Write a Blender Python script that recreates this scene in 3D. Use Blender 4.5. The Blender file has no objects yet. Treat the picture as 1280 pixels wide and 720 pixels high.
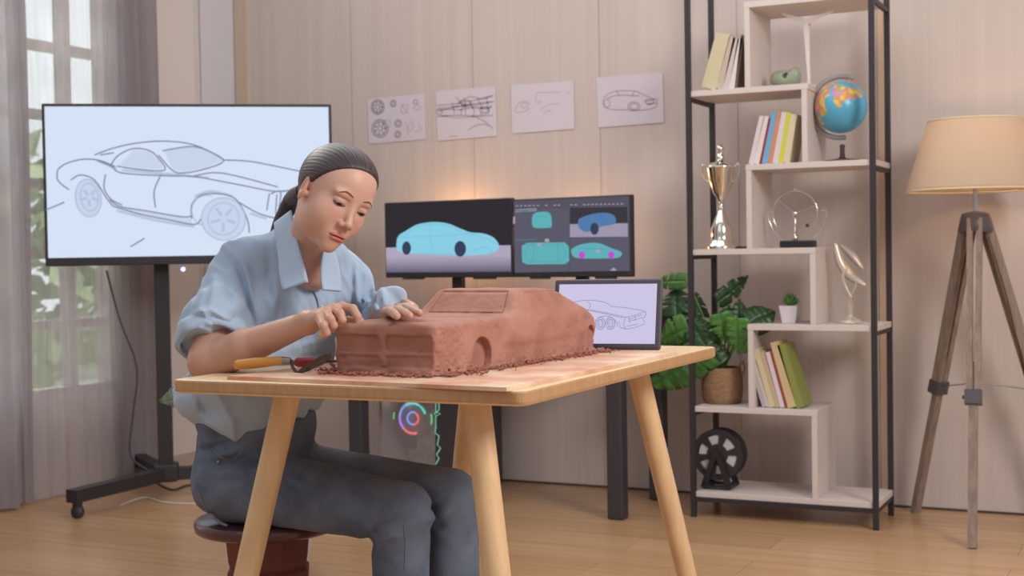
import bpy, bmesh, math, random
import numpy as np
from mathutils import Vector, Matrix
from mathutils.bvhtree import BVHTree
random.seed(7); rng=np.random.RandomState(5)
C=bpy.context.scene.collection
# ---------------------------------------------------------------- camera model
F=1690.; ROLL=.0165; PIT=-.0272; YAW=math.radians(26); H=1.0
def ray(px,py):
    a,b=px-640,py-360
    cr,sr=math.cos(ROLL),math.sin(ROLL)
    X=(cr*a-sr*b)/F; zc=-(sr*a+cr*b)/F
    cp,sp=math.cos(PIT),math.sin(PIT)
    Y=cp-sp*zc; Z=sp+cp*zc
    c,s=math.cos(YAW),math.sin(YAW)
    return Vector((c*X-s*Y, s*X+c*Y, Z))
CAM=Vector((0,0,H))
def hit(px,py,ax,val):
    d=ray(px,py); return CAM+d*((val-CAM[ax])/d[ax])
def W(px,py,dep): return CAM+ray(px,py)*dep
def onplane(px,py,p,n):
    d=ray(px,py); return CAM+d*((p-CAM).dot(n)/d.dot(n))
# ---------------------------------------------------------------- materials
def lin(c): return tuple((v/255/12.92 if v/255<=.04045 else ((v/255+.055)/1.055)**2.4) for v in c)
MATS={}
def mat(name,col,rough=.6,metal=0,var=0,vs=30,bump=0,bs=80,emit=None,es=1,alpha=1,trans=0,spec=.5,stretch=None,col2=None,coat=0,sub=0,sheen=0):
    if name in MATS: return MATS[name]
    m=bpy.data.materials.new(name); m.use_nodes=True; N=m.node_tree.nodes; L=m.node_tree.links
    b=N['Principled BSDF']; c=lin(col)
    b.inputs['Base Color'].default_value=(*c,1); b.inputs['Roughness'].default_value=rough
    b.inputs['Metallic'].default_value=metal; b.inputs['Specular IOR Level'].default_value=spec
    b.inputs['Transmission Weight'].default_value=trans; b.inputs['Alpha'].default_value=alpha
    if coat: b.inputs['Coat Weight'].default_value=coat; b.inputs['Coat Roughness'].default_value=.2
    if sheen: b.inputs['Sheen Weight'].default_value=sheen
    if sub:
        b.inputs['Subsurface Weight'].default_value=sub; b.inputs['Subsurface Radius'].default_value=(.02,.008,.004); b.inputs['Subsurface Scale'].default_value=.6
    if emit: b.inputs['Emission Color'].default_value=(*lin(emit),1); b.inputs['Emission Strength'].default_value=es
    tc=mp=None
    if var or bump:
        tc=N.new('ShaderNodeTexCoord'); mp=N.new('ShaderNodeMapping'); L.new(tc.outputs['Object'],mp.inputs[0])
        if stretch: mp.inputs['Scale'].default_value=stretch
    if var:
        n=N.new('ShaderNodeTexNoise'); n.inputs['Scale'].default_value=vs; n.inputs['Detail'].default_value=4; L.new(mp.outputs[0],n.inputs['Vector'])
        mx=N.new('ShaderNodeMix'); mx.data_type='RGBA'
        c2=lin(col2) if col2 else tuple(v*(1-var) for v in c)
        mx.inputs[6].default_value=(*c,1); mx.inputs[7].default_value=(*c2,1)
        r=N.new('ShaderNodeMapRange'); r.inputs[1].default_value=.35; r.inputs[2].default_value=.65
        L.new(n.outputs[0],r.inputs[0]); L.new(r.outputs[0],mx.inputs[0]); L.new(mx.outputs[2],b.inputs['Base Color'])
    if bump:
        n=N.new('ShaderNodeTexNoise'); n.inputs['Scale'].default_value=bs; n.inputs['Detail'].default_value=5; L.new(mp.outputs[0],n.inputs['Vector'])
        bp=N.new('ShaderNodeBump'); bp.inputs['Strength'].default_value=bump; bp.inputs['Distance'].default_value=.01
        L.new(n.outputs[0],bp.inputs['Height']); L.new(bp.outputs[0],b.inputs['Normal'])
    MATS[name]=m; return m
def emis(name,col,s=1.0):
    if name in MATS: return MATS[name]
    m=bpy.data.materials.new(name); m.use_nodes=True; N=m.node_tree.nodes; L=m.node_tree.links
    N.remove(N['Principled BSDF']); e=N.new('ShaderNodeEmission'); e.inputs[0].default_value=(*lin(col),1); e.inputs[1].default_value=s
    L.new(e.outputs[0],N['Material Output'].inputs[0]); MATS[name]=m; return m
# ---------------------------------------------------------------- mesh builder
class MB:
    def __init__(s): s.v=[]; s.f=[]; s.sm=[]
    def add(s,vs,fs,smooth=False):
        k=len(s.v); s.v+=[tuple(v) for v in vs]; s.f+=[tuple(i+k for i in f) for f in fs]; s.sm+=[smooth]*len(fs); return s
    def box(s,x0,x1,y0,y1,z0,z1,M=None):
        vs=[Vector((x,y,z)) for z in (z0,z1) for y in (y0,y1) for x in (x0,x1)]
        if M: vs=[M@v for v in vs]
        return s.add(vs,[(0,2,3,1),(4,5,7,6),(0,1,5,4),(2,6,7,3),(0,4,6,2),(1,3,7,5)])
    def rbox(s,x0,x1,y0,y1,z0,z1,r=.004,M=None,seg=2):
        bm=bmesh.new(); bmesh.ops.create_cube(bm,size=1)
        for v in bm.verts: v.co=Vector((x0+(v.co.x+.5)*(x1-x0),y0+(v.co.y+.5)*(y1-y0),z0+(v.co.z+.5)*(z1-z0)))
        r=min(r,.45*min(x1-x0,y1-y0,z1-z0))
        bmesh.ops.bevel(bm,geom=bm.edges[:],offset=r,segments=seg,affect='EDGES',profile=.5)
        return s.bm(bm,M)
    def bm(s,bm,M=None,smooth=False):
        bm.verts.index_update()
        vs=[(M@v.co if M else v.co.copy()) for v in bm.verts]; fs=[tuple(v.index for v in f.verts) for f in bm.faces]
        s.add(vs,fs,smooth); bm.free(); return s
    def tube(s,pts,r,n=10,caps=True,flat=1.0,up=None):
        pts=[Vector(p) for p in pts]; m=len(pts)
        rr=r if isinstance(r,(list,tuple)) else [r]*m
        vs=[];prev=None
        for i,p in enumerate(pts):
            t=(pts[min(i+1,m-1)]-pts[max(i-1,0)]).normalized()
            if prev is None:
                a=Vector(up) if up else (Vector((0,0,1)) if abs(t.z)<.9 else Vector((1,0,0)))
                x=t.cross(a).normalized()
            else: x=(prev-t*prev.dot(t)).normalized()
            prev=x; y=t.cross(x)
            for k in range(n):
                a=2*math.pi*k/n; vs.append(p+x*math.cos(a)*rr[i]+y*math.sin(a)*rr[i]*flat)
        fs=[(i*n+k,i*n+(k+1)%n,(i+1)*n+(k+1)%n,(i+1)*n+k) for i in range(m-1) for k in range(n)]
        s.add(vs,fs,True)
        if caps: s.add(vs[:n][::-1],[tuple(range(n))]); s.add(vs[-n:],[tuple(range(n))])
        return s
    def bar(s,a,b,w,h=None,up=(0,0,1)):
        a,b=Vector(a),Vector(b); h=h or w; t=(b-a).normalized(); u=Vector(up)
        if abs(t.dot(u))>.95: u=Vector((1,0,0))
        x=t.cross(u).normalized(); y=x.cross(t)
        vs=[p+x*i*w/2+y*j*h/2 for p in (a,b) for i,j in ((-1,-1),(1,-1),(1,1),(-1,1))]
        return s.add(vs,[(0,3,2,1),(4,5,6,7),(0,1,5,4),(1,2,6,5),(2,3,7,6),(3,0,4,7)])
    def lathe(s,prof,c=(0,0,0),n=32,M=None,smooth=True):
        c=Vector(c); vs=[]
        for r,z in prof:
            for k in range(n):
                a=2*math.pi*k/n; v=Vector((r*math.cos(a),r*math.sin(a),z)); v=(M@v if M else v)+c; vs.append(v)
        m=len(prof); fs=[(i*n+k,i*n+(k+1)%n,(i+1)*n+(k+1)%n,(i+1)*n+k) for i in range(m-1) for k in range(n)]
        s.add(vs,fs,smooth)
        if prof[0][0]>1e-4: s.add(vs[:n][::-1],[tuple(range(n))])
        if prof[-1][0]>1e-4: s.add(vs[-n:],[tuple(range(n))])
        return s
    def prism(s,poly,d,M=None):
        n=len(poly); vs=[Vector((x,y,0)) for x,y in poly]+[Vector((x,y,d)) for x,y in poly]
        if M: vs=[M@v for v in vs]
        return s.add(vs,[tuple(range(n))[::-1],tuple(range(n,2*n))]+[(i,(i+1)%n,n+(i+1)%n,n+i) for i in range(n)])
    def sphere(s,c,r,n=20,m=14):
        r=(r,r,r) if isinstance(r,(int,float)) else r
        vs=[(c[0]+r[0]*math.sin(math.pi*j/m)*math.cos(2*math.pi*i/n),c[1]+r[1]*math.sin(math.pi*j/m)*math.sin(2*math.pi*i/n),c[2]+r[2]*math.cos(math.pi*j/m)) for j in range(m+1) for i in range(n)]
        fs=[(j*n+i,(j+1)*n+i,(j+1)*n+(i+1)%n,j*n+(i+1)%n) for j in range(m) for i in range(n)]
        return s.add(vs,fs,True)
    def build(s,name,m,parent=None,solid=0,kind=None):
        me=bpy.data.meshes.new(name); me.from_pydata(s.v,[],s.f); me.validate(); me.update()
        me.polygons.foreach_set('use_smooth',s.sm[:len(me.polygons)] if len(s.sm)==len(me.polygons) else [False]*len(me.polygons))
        o=bpy.data.objects.new(name,me); C.objects.link(o)
        for x in (m if isinstance(m,(list,tuple)) else [m]): me.materials.append(x)
        if parent is not None: o.parent=parent; o.matrix_parent_inverse=Matrix.Translation(-parent.location) if parent.type=='EMPTY' and parent.get('_w') else Matrix()
        if solid:
            md=o.modifiers.new('thickness','SOLIDIFY'); md.thickness=solid; md.offset=0
        if kind: o['kind']=kind
        return o
def tag(o,label=None,cat=None,group=None,kind=None):
    if label: o['label']=label
    if cat: o['category']=cat
    if group: o['group']=group
    if kind: o['kind']=kind
    return o
def thing(name,label,cat,loc=(0,0,0),group=None,world=True):
    """Empty at the thing's base. world=True: parts are given in world coordinates."""
    o=bpy.data.objects.new(name,None); C.objects.link(o); o.location=loc; o.empty_display_size=.05
    if world: o['_w']=1
    return tag(o,label,cat,group)
def smooth_by(o):
    for p in o.data.polygons: p.use_smooth=True
def catmull(pts,k=6):
    pts=[Vector(p) for p in pts]; P=[pts[0]]+pts+[pts[-1]]; out=[]
    for i in range(1,len(P)-2):
        for j in range(k):
            t=j/k; a,b,c,d=P[i-1],P[i],P[i+1],P[i+2]
            out.append(.5*((2*b)+(c-a)*t+(2*a-5*b+4*c-d)*t*t+(3*b-a-3*c+d)*t**3))
    out.append(pts[-1]); return out
def ribbon(mb,px,p,n,w,off=.001,k=4,sm=True):
    """flat stroke lying on the plane (p,n) following points read off the picture"""
    q=[Vector((x,y,0)) for x,y in px]
    if sm and len(q)>2: q=catmull(q,k)
    P=[onplane(v.x,v.y,p,n)+n*off for v in q]; vs=[]
    for i,a in enumerate(P):
        t=(P[min(i+1,len(P)-1)]-P[max(i-1,0)]); t=t.normalized() if t.length>1e-9 else Vector((1,0,0)); s_=t.cross(n)*w/2
        vs+=[a-s_,a+s_]
    mb.add(vs,[(2*i,2*i+1,2*i+3,2*i+2) for i in range(len(P)-1)])
def elpx(cx,cy,rx,ry,rot=0,a0=0,a1=360,n=20):
    r=math.radians(rot); o=[]
    for i in range(n+1):
        a=math.radians(a0+(a1-a0)*i/n); x,y=rx*math.cos(a),ry*math.sin(a); o.append((cx+x*math.cos(r)-y*math.sin(r),cy+x*math.sin(r)+y*math.cos(r)))
    return o
def polyplane(mb,px,p,n,off=.001,sm=False,k=4):
    q=[Vector((x,y,0)) for x,y in px]
    if sm: q=catmull(q+[q[0]],k)[:-1]
    vs=[onplane(v.x,v.y,p,n)+n*off for v in q]; mb.add(vs,[tuple(range(len(vs)))])
# ---------------------------------------------------------------- implicit surfaces (surface nets)
def snet(fn,lo,hi,h):
    ax=[np.arange(lo[i],hi[i]+h,h,dtype=np.float32) for i in range(3)]
    X,Y,Z=np.meshgrid(*ax,indexing='ij'); V=fn(X,Y,Z).astype(np.float32); S=V<0
    sh=[s-1 for s in V.shape]
    def sub(A,o): return A[o[0]:o[0]+sh[0],o[1]:o[1]+sh[1],o[2]:o[2]+sh[2]]
    cor=[(i,j,k) for i in (0,1) for j in (0,1) for k in (0,1)]
    cnt=sum(sub(S,o).astype(np.int8) for o in cor); mixed=(cnt>0)&(cnt<8)
    idx=-np.ones(sh,np.int64); n=int(mixed.sum()); idx[mixed]=np.arange(n)
    acc=np.zeros((n,3)); c=np.zeros(n)
    for a in cor:
        for d in range(3):
            if a[d]: continue
            b=list(a); b[d]=1
            va=sub(V,a)[mixed].astype(float); vb=sub(V,b)[mixed].astype(float); cr=(va<0)!=(vb<0)
            t=np.where(cr,va/np.where(cr,va-vb,1),0); pos=np.array(a,float)[None,:]+t[:,None]*(np.array(b)-np.array(a))[None,:]
            acc+=np.where(cr[:,None],pos,0); c+=cr
    vert=acc/c[:,None]+np.argwhere(mixed); vert=vert*h+np.array([ax[0][0],ax[1][0],ax[2][0]])
    faces=[]
    for d in range(3):
        e,f=[(1,2),(2,0),(0,1)][d]
        sl0=[slice(1,-1)]*3; sl1=[slice(1,-1)]*3; sl0[d]=slice(0,-1); sl1[d]=slice(1,None)
        A=S[tuple(sl0)]; B=S[tuple(sl1)]; ch=np.argwhere(A!=B)
        if len(ch)==0: continue
        base=ch.copy()
        for q in range(3):
            if q!=d: base[:,q]+=1
        inside=A[tuple(ch.T)]
        def g(de,df):
            q=base.copy(); q[:,e]-=de; q[:,f]-=df; return idx[tuple(q.T)]
        quad=np.stack([g(1,1),g(0,1),g(0,0),g(1,0)],1)
        quad[~inside]=quad[~inside][:,::-1]; faces.append(quad)
    Fc=np.concatenate(faces); Fc=Fc[(Fc>=0).all(1)]
    return vert,Fc
def npmesh(name,parts,m,parent=None,cols=None):
    vs=[];fs=[];k=0
    for v,f in parts: vs.append(v); fs.append(f+k); k+=len(v)
    v=np.concatenate(vs); f=np.concatenate(fs)
    me=bpy.data.meshes.new(name); me.vertices.add(len(v)); me.vertices.foreach_set('co',v.astype(np.float32).ravel())
    me.loops.add(len(f)*4); me.loops.foreach_set('vertex_index',f.astype(np.int32).ravel())
    me.polygons.add(len(f)); me.polygons.foreach_set('loop_start',np.arange(len(f),dtype=np.int32)*4)
    me.update(calc_edges=True); me.validate(); me.polygons.foreach_set('use_smooth',[True]*len(me.polygons))
    if cols is not None:
        at=me.color_attributes.new('Col','FLOAT_COLOR','POINT'); c=np.ones((len(v),4),np.float32); c[:,:3]=cols; at.data.foreach_set('color',c.ravel())
    o=bpy.data.objects.new(name,me); C.objects.link(o)
    for x in (m if isinstance(m,(list,tuple)) else [m]): me.materials.append(x)
    if parent is not None: o.parent=parent; o.matrix_parent_inverse=Matrix.Translation(-parent.location) if parent.type=='EMPTY' and parent.get('_w') else Matrix()
    return o
def cap(X,Y,Z,a,b,r1,r2=None):
    r2=r1 if r2 is None else r2
    a=np.array(a,np.float32); b=np.array(b,np.float32); ba=b-a; L=float(ba@ba)+1e-12
    h=np.clip(((X-a[0])*ba[0]+(Y-a[1])*ba[1]+(Z-a[2])*ba[2])/L,0,1)
    return np.sqrt((X-a[0]-h*ba[0])**2+(Y-a[1]-h*ba[1])**2+(Z-a[2]-h*ba[2])**2)-(r1+(r2-r1)*h)
def ell(X,Y,Z,c,r,R=None):
    x,y,z=X-c[0],Y-c[1],Z-c[2]
    if R is not None: x,y,z=(R[0][0]*x+R[1][0]*y+R[2][0]*z),(R[0][1]*x+R[1][1]*y+R[2][1]*z),(R[0][2]*x+R[1][2]*y+R[2][2]*z)
    k0=np.sqrt((x/r[0])**2+(y/r[1])**2+(z/r[2])**2); k1=np.sqrt((x/r[0]**2)**2+(y/r[1]**2)**2+(z/r[2]**2)**2)+1e-9
    return k0*(k0-1)/k1
def pxgrid(X,Y,Z):
    cs,sn=math.cos(YAW),math.sin(YAW); x=cs*X+sn*Y; y=-sn*X+cs*Y; z=Z-H
    cp,sp=math.cos(PIT),math.sin(PIT); Yc=y*cp+z*sp; Zc=-y*sp+z*cp; a=F*x/Yc; b=-F*Zc/Yc
    cr,sr=math.cos(ROLL),math.sin(ROLL); return 640+cr*a+sr*b,360-sr*a+cr*b
def creases(PX,PY,folds):
    o=np.zeros_like(PX)
    for pts,wd,am in folds:
        best=None; n=len(pts)-1
        for i in range(n):
            (ax,ay),(bx,by)=pts[i],pts[i+1]; L=(bx-ax)**2+(by-ay)**2
            t=np.clip(((PX-ax)*(bx-ax)+(PY-ay)*(by-ay))/L,0,1); q=(PX-ax-t*(bx-ax))**2+(PY-ay-t*(by-ay))**2
            u=(i+t)/n; v=am*np.exp(-q/wd**2)*np.sin(math.pi*(.08+.84*u))
            best=v if best is None else np.where(np.abs(v)>np.abs(best),v,best)
        o=o+best
    return o
def smin(a,b,k):
    h=np.clip(.5+.5*(b-a)/k,0,1); return b+(a-b)*h-k*h*(1-h)
def smax(a,b,k): return -smin(-a,-b,k)
_lat=np.random.RandomState(3).rand(64,64,64).astype(np.float32)
def vnoise(X,Y,Z,s):
    x,y,z=X*s+100.3,Y*s+100.7,Z*s+100.1; i,j,k=np.floor(x).astype(int),np.floor(y).astype(int),np.floor(z).astype(int)
    u,v,w=x-i,y-j,z-k; u,v,w=[t*t*(3-2*t) for t in (u,v,w)]
    g=lambda a,b,c:_lat[(i+a)&63,(j+b)&63,(k+c)&63]
    r=0
    for a in (0,1):
        for b in (0,1):
            for c in (0,1): r=r+g(a,b,c)*(u if a else 1-u)*(v if b else 1-v)*(w if c else 1-w)
    return r*2-1
def sdbox(x,y,z,hx,hy,hz,r):
    qx,qy,qz=np.abs(x)-hx+r,np.abs(y)-hy+r,np.abs(z)-hz+r
    return np.sqrt(np.maximum(qx,0)**2+np.maximum(qy,0)**2+np.maximum(qz,0)**2)+np.minimum(np.maximum(qx,np.maximum(qy,qz)),0)-r
# ================================================================ SETTING
def wall_material():
    m=mat('wall_laminate',(200,183,175),rough=.62,spec=.3)
    N=m.node_tree.nodes; L=m.node_tree.links; b=N['Principled BSDF']
    tc=N.new('ShaderNodeTexCoord'); mp=N.new('ShaderNodeMapping'); mp.inputs['Scale'].default_value=(38,38,.25); L.new(tc.outputs['Object'],mp.inputs[0])
    n=N.new('ShaderNodeTexNoise'); n.inputs['Scale'].default_value=1; n.inputs['Detail'].default_value=3; L.new(mp.outputs[0],n.inputs['Vector'])
    r=N.new('ShaderNodeMapRange'); r.inputs[1].default_value=.3; r.inputs[2].default_value=.7; L.new(n.outputs[0],r.inputs[0])
    mx=N.new('ShaderNodeMix'); mx.data_type='RGBA'; mx.inputs[6].default_value=(*lin((202,188,182)),1); mx.inputs[7].default_value=(*lin((209,196,190)),1)
    L.new(r.outputs[0],mx.inputs[0]); L.new(mx.outputs[2],b.inputs['Base Color'])
    return m
M_wall=wall_material()
def floor_material():
    m=mat('floor_laminate',(190,150,110),rough=.27,spec=.5)
    N=m.node_tree.nodes; L=m.node_tree.links; b=N['Principled BSDF']
    tc=N.new('ShaderNodeTexCoord')
    br=N.new('ShaderNodeTexBrick'); br.inputs['Scale'].default_value=1; br.inputs['Brick Width'].default_value=1.2; br.inputs['Row Height'].default_value=.19
    br.inputs['Mortar Size'].default_value=.0012; br.inputs['Mortar Smooth'].default_value=.3; br.offset=.37
    br.inputs['Color1'].default_value=(*lin((200,160,120)),1); br.inputs['Color2'].default_value=(*lin((188,147,106)),1); br.inputs['Mortar'].default_value=(*lin((150,112,80)),1)
    L.new(tc.outputs['Object'],br.inputs['Vector'])
    mp=N.new('ShaderNodeMapping'); mp.inputs['Scale'].default_value=(1.6,34,1); L.new(tc.outputs['Object'],mp.inputs[0])
    n=N.new('ShaderNodeTexNoise'); n.inputs['Scale'].default_value=1; n.inputs['Detail'].default_value=6; n.inputs['Distortion'].default_value=.6; L.new(mp.outputs[0],n.inputs['Vector'])
    r=N.new('ShaderNodeMapRange'); r.inputs[1].default_value=.3; r.inputs[2].default_value=.7; r.inputs[3].default_value=.86; r.inputs[4].default_value=1.06; L.new(n.outputs[0],r.inputs[0])
    mx=N.new('ShaderNodeMix'); mx.data_type='RGBA'; mx.blend_type='MULTIPLY'; mx.inputs[0].default_value=1
    L.new(br.outputs[0],mx.inputs[6]); L.new(r.outputs[0],mx.inputs[7]); L.new(mx.outputs[2],b.inputs['Base Color'])
    return m
def st(o): o['kind']='structure'; return o
WL=-4.24; WB=5.255
M_trimw=mat('white_trim',(222,214,212),rough=.5)
M_gold=mat('oak_trim',(206,184,166),rough=.5,var=.06,vs=8,stretch=(20,20,1))
M_shadowgap=mat('skirting_gap',(74,62,58),rough=.8)
M_black=mat('black_powder_coat',(50,46,50),rough=.5)
M_blackg=mat('black_gloss_plastic',(38,36,42),rough=.3)
M_dark=mat('dark_plastic',(60,57,62),rough=.45)
M_steel=mat('brushed_steel',(200,198,195),rough=.25,metal=1)
M_chrome=mat('polished_silver',(232,226,216),rough=.12,metal=1)
st(MB().box(WL-.1,3.2,-1.5,WB+.1,-.06,0).build('floor',floor_material()))
m=MB(); m.box(WL-.1,3.2,WB,WB+.1,0,2.85); st(m.build('wall_back',M_wall))
# seams of the laminate boards, cut as thin dark battens in the joints
s=MB()
x=-3.3665
for x in (-3.36,-2.7356,-2.1405,-1.55,-.36,.24,.84,1.44,2.04): s.box(x-.0012,x+.0012,WB-.0015,WB+.002,.0,2.85)
st(s.build('trim_1',mat('board_joint',(178,160,152),rough=.7)))
m=MB(); wy0,wy1,wz0,wz1=2.6,4.68,.40,2.45
m.box(WL-.1,WL,-1.5,wy0,0,2.85); m.box(WL-.1,WL,wy1,WB,0,2.85); m.box(WL-.1,WL,wy0,wy1,0,wz0); m.box(WL-.1,WL,wy0,wy1,wz1,2.85)
st(m.build('wall_left',mat('side_wall_paint',(222,211,206),rough=.7)))
st(MB().box(WL,3.2,WB-.006,WB,0,.008).build('baseboard_back',M_shadowgap))
st(MB().box(WL,WL+.008,4.68,WB,0,.06).build('baseboard_left',mat('skirting',(190,172,160),rough=.6)))
st(MB().box(WL-.02,WL+.022,WB-.022,WB,0,2.85).build('trim_2',M_trimw))
st(MB().box(-4.21,-4.01,WB-.012,WB,0,2.85).build('trim_3',mat('pale_panel',(226,222,224),rough=.5)))
st(MB().box(-4.0,-3.93,WB-.02,WB,0,2.85).build('trim_4',M_gold))
st(MB().box(-.998,-.978,WB-.012,WB,0,2.85).build('trim_5',mat('pale_oak_trim',(196,168,144),rough=.5)))
# window
wf=MB(); fr=.05
for a,b in ((wy0,wy0+fr),(wy1-fr,wy1)): wf.box(WL-.09,WL-.02,a,b,wz0,wz1)
wf.box(WL-.09,WL-.02,wy0,wy1,wz0,wz0+fr); wf.box(WL-.09,WL-.02,wy0,wy1,wz1-fr,wz1)
win=st(wf.build('window_1',M_trimw))
g=MB()
for y in (2.9,3.2,3.5,3.8,4.16,4.42): g.box(WL-.085,WL-.03,y-.022,y+.022,wz0+fr,wz1-fr)
for z in (.72,1.02,1.32,1.61,1.90,2.2): g.box(WL-.083,WL-.032,wy0+fr,wy1-fr,z-.02,z+.02)
g.build('muntins',M_trimw,win)
gl=mat('window_glass',(240,245,245),rough=.05,trans=1); gl.node_tree.nodes['Principled BSDF'].inputs['IOR'].default_value=1.02
MB().box(WL-.062,WL-.058,wy0+fr,wy1-fr,wz0+fr,wz1-fr).build('pane',gl,win)
# outdoors seen through the window
st(MB().box(-30,WL-.1,-15,25,-.4,-.3).build('outdoor_ground',mat('lawn',(206,212,180),rough=.9,var=.4,vs=2)))
M_leafout=mat('outdoor_leaves',(186,206,160),rough=.7,var=.3,vs=2)
def shrub(c,r,h,label):
    t=thing('garden_shrub',label,'shrub',(c[0],c[1],-.3),'shrubs outside the window')
    mb=MB()
    for i in range(650):
        d=Vector((rng.normal(),rng.normal(),rng.normal())).normalized()*(rng.rand()**.4)
        p=Vector((c[0]+d.x*r,c[1]+d.y*r,c[2]+d.z*h)); a=Vector((rng.normal(),rng.normal(),rng.normal())).normalized(); b=a.orthogonal().normalized()
        s=.09+.08*rng.rand(); mb.add([p-a*s,p-b*s*.5,p+a*s,p+b*s*.5],[(0,1,2,3)])
    mb.build('foliage',M_leafout,t); MB().tube([(c[0],c[1],-.3),(c[0],c[1],c[2])],[.06,.03]).build('stem',mat('bark',(96,76,60),rough=.9),t)
shrub((-7.6,7.0,.9),1.0,1.0,'green leafy shrub outside, seen right through the sheer curtain')
shrub((-9.2,5.0,.6),1.0,.9,'green leafy shrub outside, seen left through the sheer curtain')
# curtains
def fabric(name,col,tr):
    m=bpy.data.materials.new(name); m.use_nodes=True; N=m.node_tree.nodes; L=m.node_tree.links; N.remove(N['Principled BSDF'])
    d=N.new('ShaderNodeBsdfDiffuse'); d.inputs[0].default_value=(*lin(col),1); t=N.new('ShaderNodeBsdfTranslucent'); t.inputs[0].default_value=(*lin(col),1)
    x=N.new('ShaderNodeBsdfTransparent'); a=N.new('ShaderNodeMixShader'); a.inputs[0].default_value=.5; b=N.new('ShaderNodeMixShader')
    tc=N.new('ShaderNodeTexCoord'); mp=N.new('ShaderNodeMapping'); mp.inputs['Scale'].default_value=(1,60,4); n=N.new('ShaderNodeTexNoise'); n.inputs['Scale'].default_value=1
    r=N.new('ShaderNodeMapRange'); r.inputs[3].default_value=tr*.7; r.inputs[4].default_value=min(1,tr*1.3)
    L.new(tc.outputs['Object'],mp.inputs[0]); L.new(mp.outputs[0],n.inputs['Vector']); L.new(n.outputs[0],r.inputs[0]); L.new(r.outputs[0],b.inputs[0])
    L.new(d.outputs[0],a.inputs[1]); L.new(t.outputs[0],a.inputs[2]); L.new(a.outputs[0],b.inputs[1]); L.new(x.outputs[0],b.inputs[2]); L.new(b.outputs[0],N['Material Output'].inputs[0])
    return m
def curtain(name,y0,y1,xc,amp,wl,m,label,cat,ph=0):
    mb=MB(); n=int((y1-y0)/.008); nz=24; vs=[]
    for i in range(n+1):
        y=y0+(y1-y0)*i/n
        for j in range(nz+1):
            z=.015+2.6*j/nz; k=1-.35*j/nz
            o=amp*k*(math.sin(2*math.pi*y/wl+ph+.5*math.sin(z*1.3+y*4))+.35*math.sin(2*math.pi*y/(wl*.43)+1.3*z))
            vs.append((xc+o,y+.008*math.sin(z*2+y*9),z))
    mb.add(vs,[(i*(nz+1)+j,(i+1)*(nz+1)+j,(i+1)*(nz+1)+j+1,i*(nz+1)+j+1) for i in range(n) for j in range(nz)],True)
    return tag(mb.build(name,m),label,cat)
curtain('sheer_curtain',4.02,4.66,-4.165,.012,.10,fabric('sheer_gauze',(192,186,190),.36),'sheer grey gauze curtain hanging across the bright window panes','curtain')
curtain('curtain',3.0,4.06,-4.15,.03,.15,fabric('grey_curtain_cloth',(178,170,174),.05),'opaque grey curtain gathered at the far left edge of the photo','curtain')
curtain('curtain',4.60,4.90,-4.165,.026,.11,bpy.data.materials['grey_curtain_cloth'],'opaque grey curtain gathered between the bright window and the room corner','curtain',1.0)
rd=MB().tube([(-4.165,2.9,2.63),(-4.165,4.98,2.63)],.014); tag(rd.build('curtain_rod',M_steel),'steel curtain rod above the window carrying the grey curtains','curtain rod')

# ================================================================ BIG SCREEN ON ROLLING STAND
ang=math.radians(36); tw=1.15; td=Vector((math.cos(ang),math.sin(ang),0)); tn=Vector((math.sin(ang),-math.cos(ang),0))
def solve_tv():
    a=ray(51.5,128.5); b=ray(414,131)
    A=np.array([[-a.x,b.x],[-a.y,b.y]]); t=np.linalg.solve(A,np.array([td.x*tw,td.y*tw])); return CAM+a*t[0],CAM+b*t[1]
TL,TR=solve_tv(); ztop=(TL.z+TR.z)/2; th=tw*.567; TLx=Vector((TL.x,TL.y,0))
TM=Matrix.Translation(Vector((TL.x,TL.y,ztop-th)))@Matrix(((td.x,-tn.x,0,0),(td.y,-tn.y,0,0),(0,0,1,0),(0,0,0,1)))  # local: x along width, y backwards, z up
ts=thing('wall_screen','large flat screen showing a pencil sketch of a sports car, on the rolling stand','screen',(TL.x+td.x*tw/2,TL.y+td.y*tw/2,0))
fm=MB().rbox(0,tw,0,.05,0,th,.004,TM); fm.rbox(.15,tw-.15,.05,.085,.1,th-.1,.01,TM); fm.build('housing',M_black,ts)
sp=TM@Vector((0,-.0012,0)); 
scr_mat=emis('screen_paper_white',(214,226,246),1.0)
N=scr_mat.node_tree.nodes; 
sc=MB(); sc.add([TM@Vector(p) for p in ((.012,-.001,.034),(tw-.012,-.001,.034),(tw-.012,-.001,th-.012),(.012,-.001,th-.012))],[(0,1,2,3)]); scr=sc.build('display_panel',scr_mat,ts)
dl=MB(); dl2=MB()
def c6(p): return [(x/2.88,y/2.88+100) for x,y in p]
P0=sp; NN=tn
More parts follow.
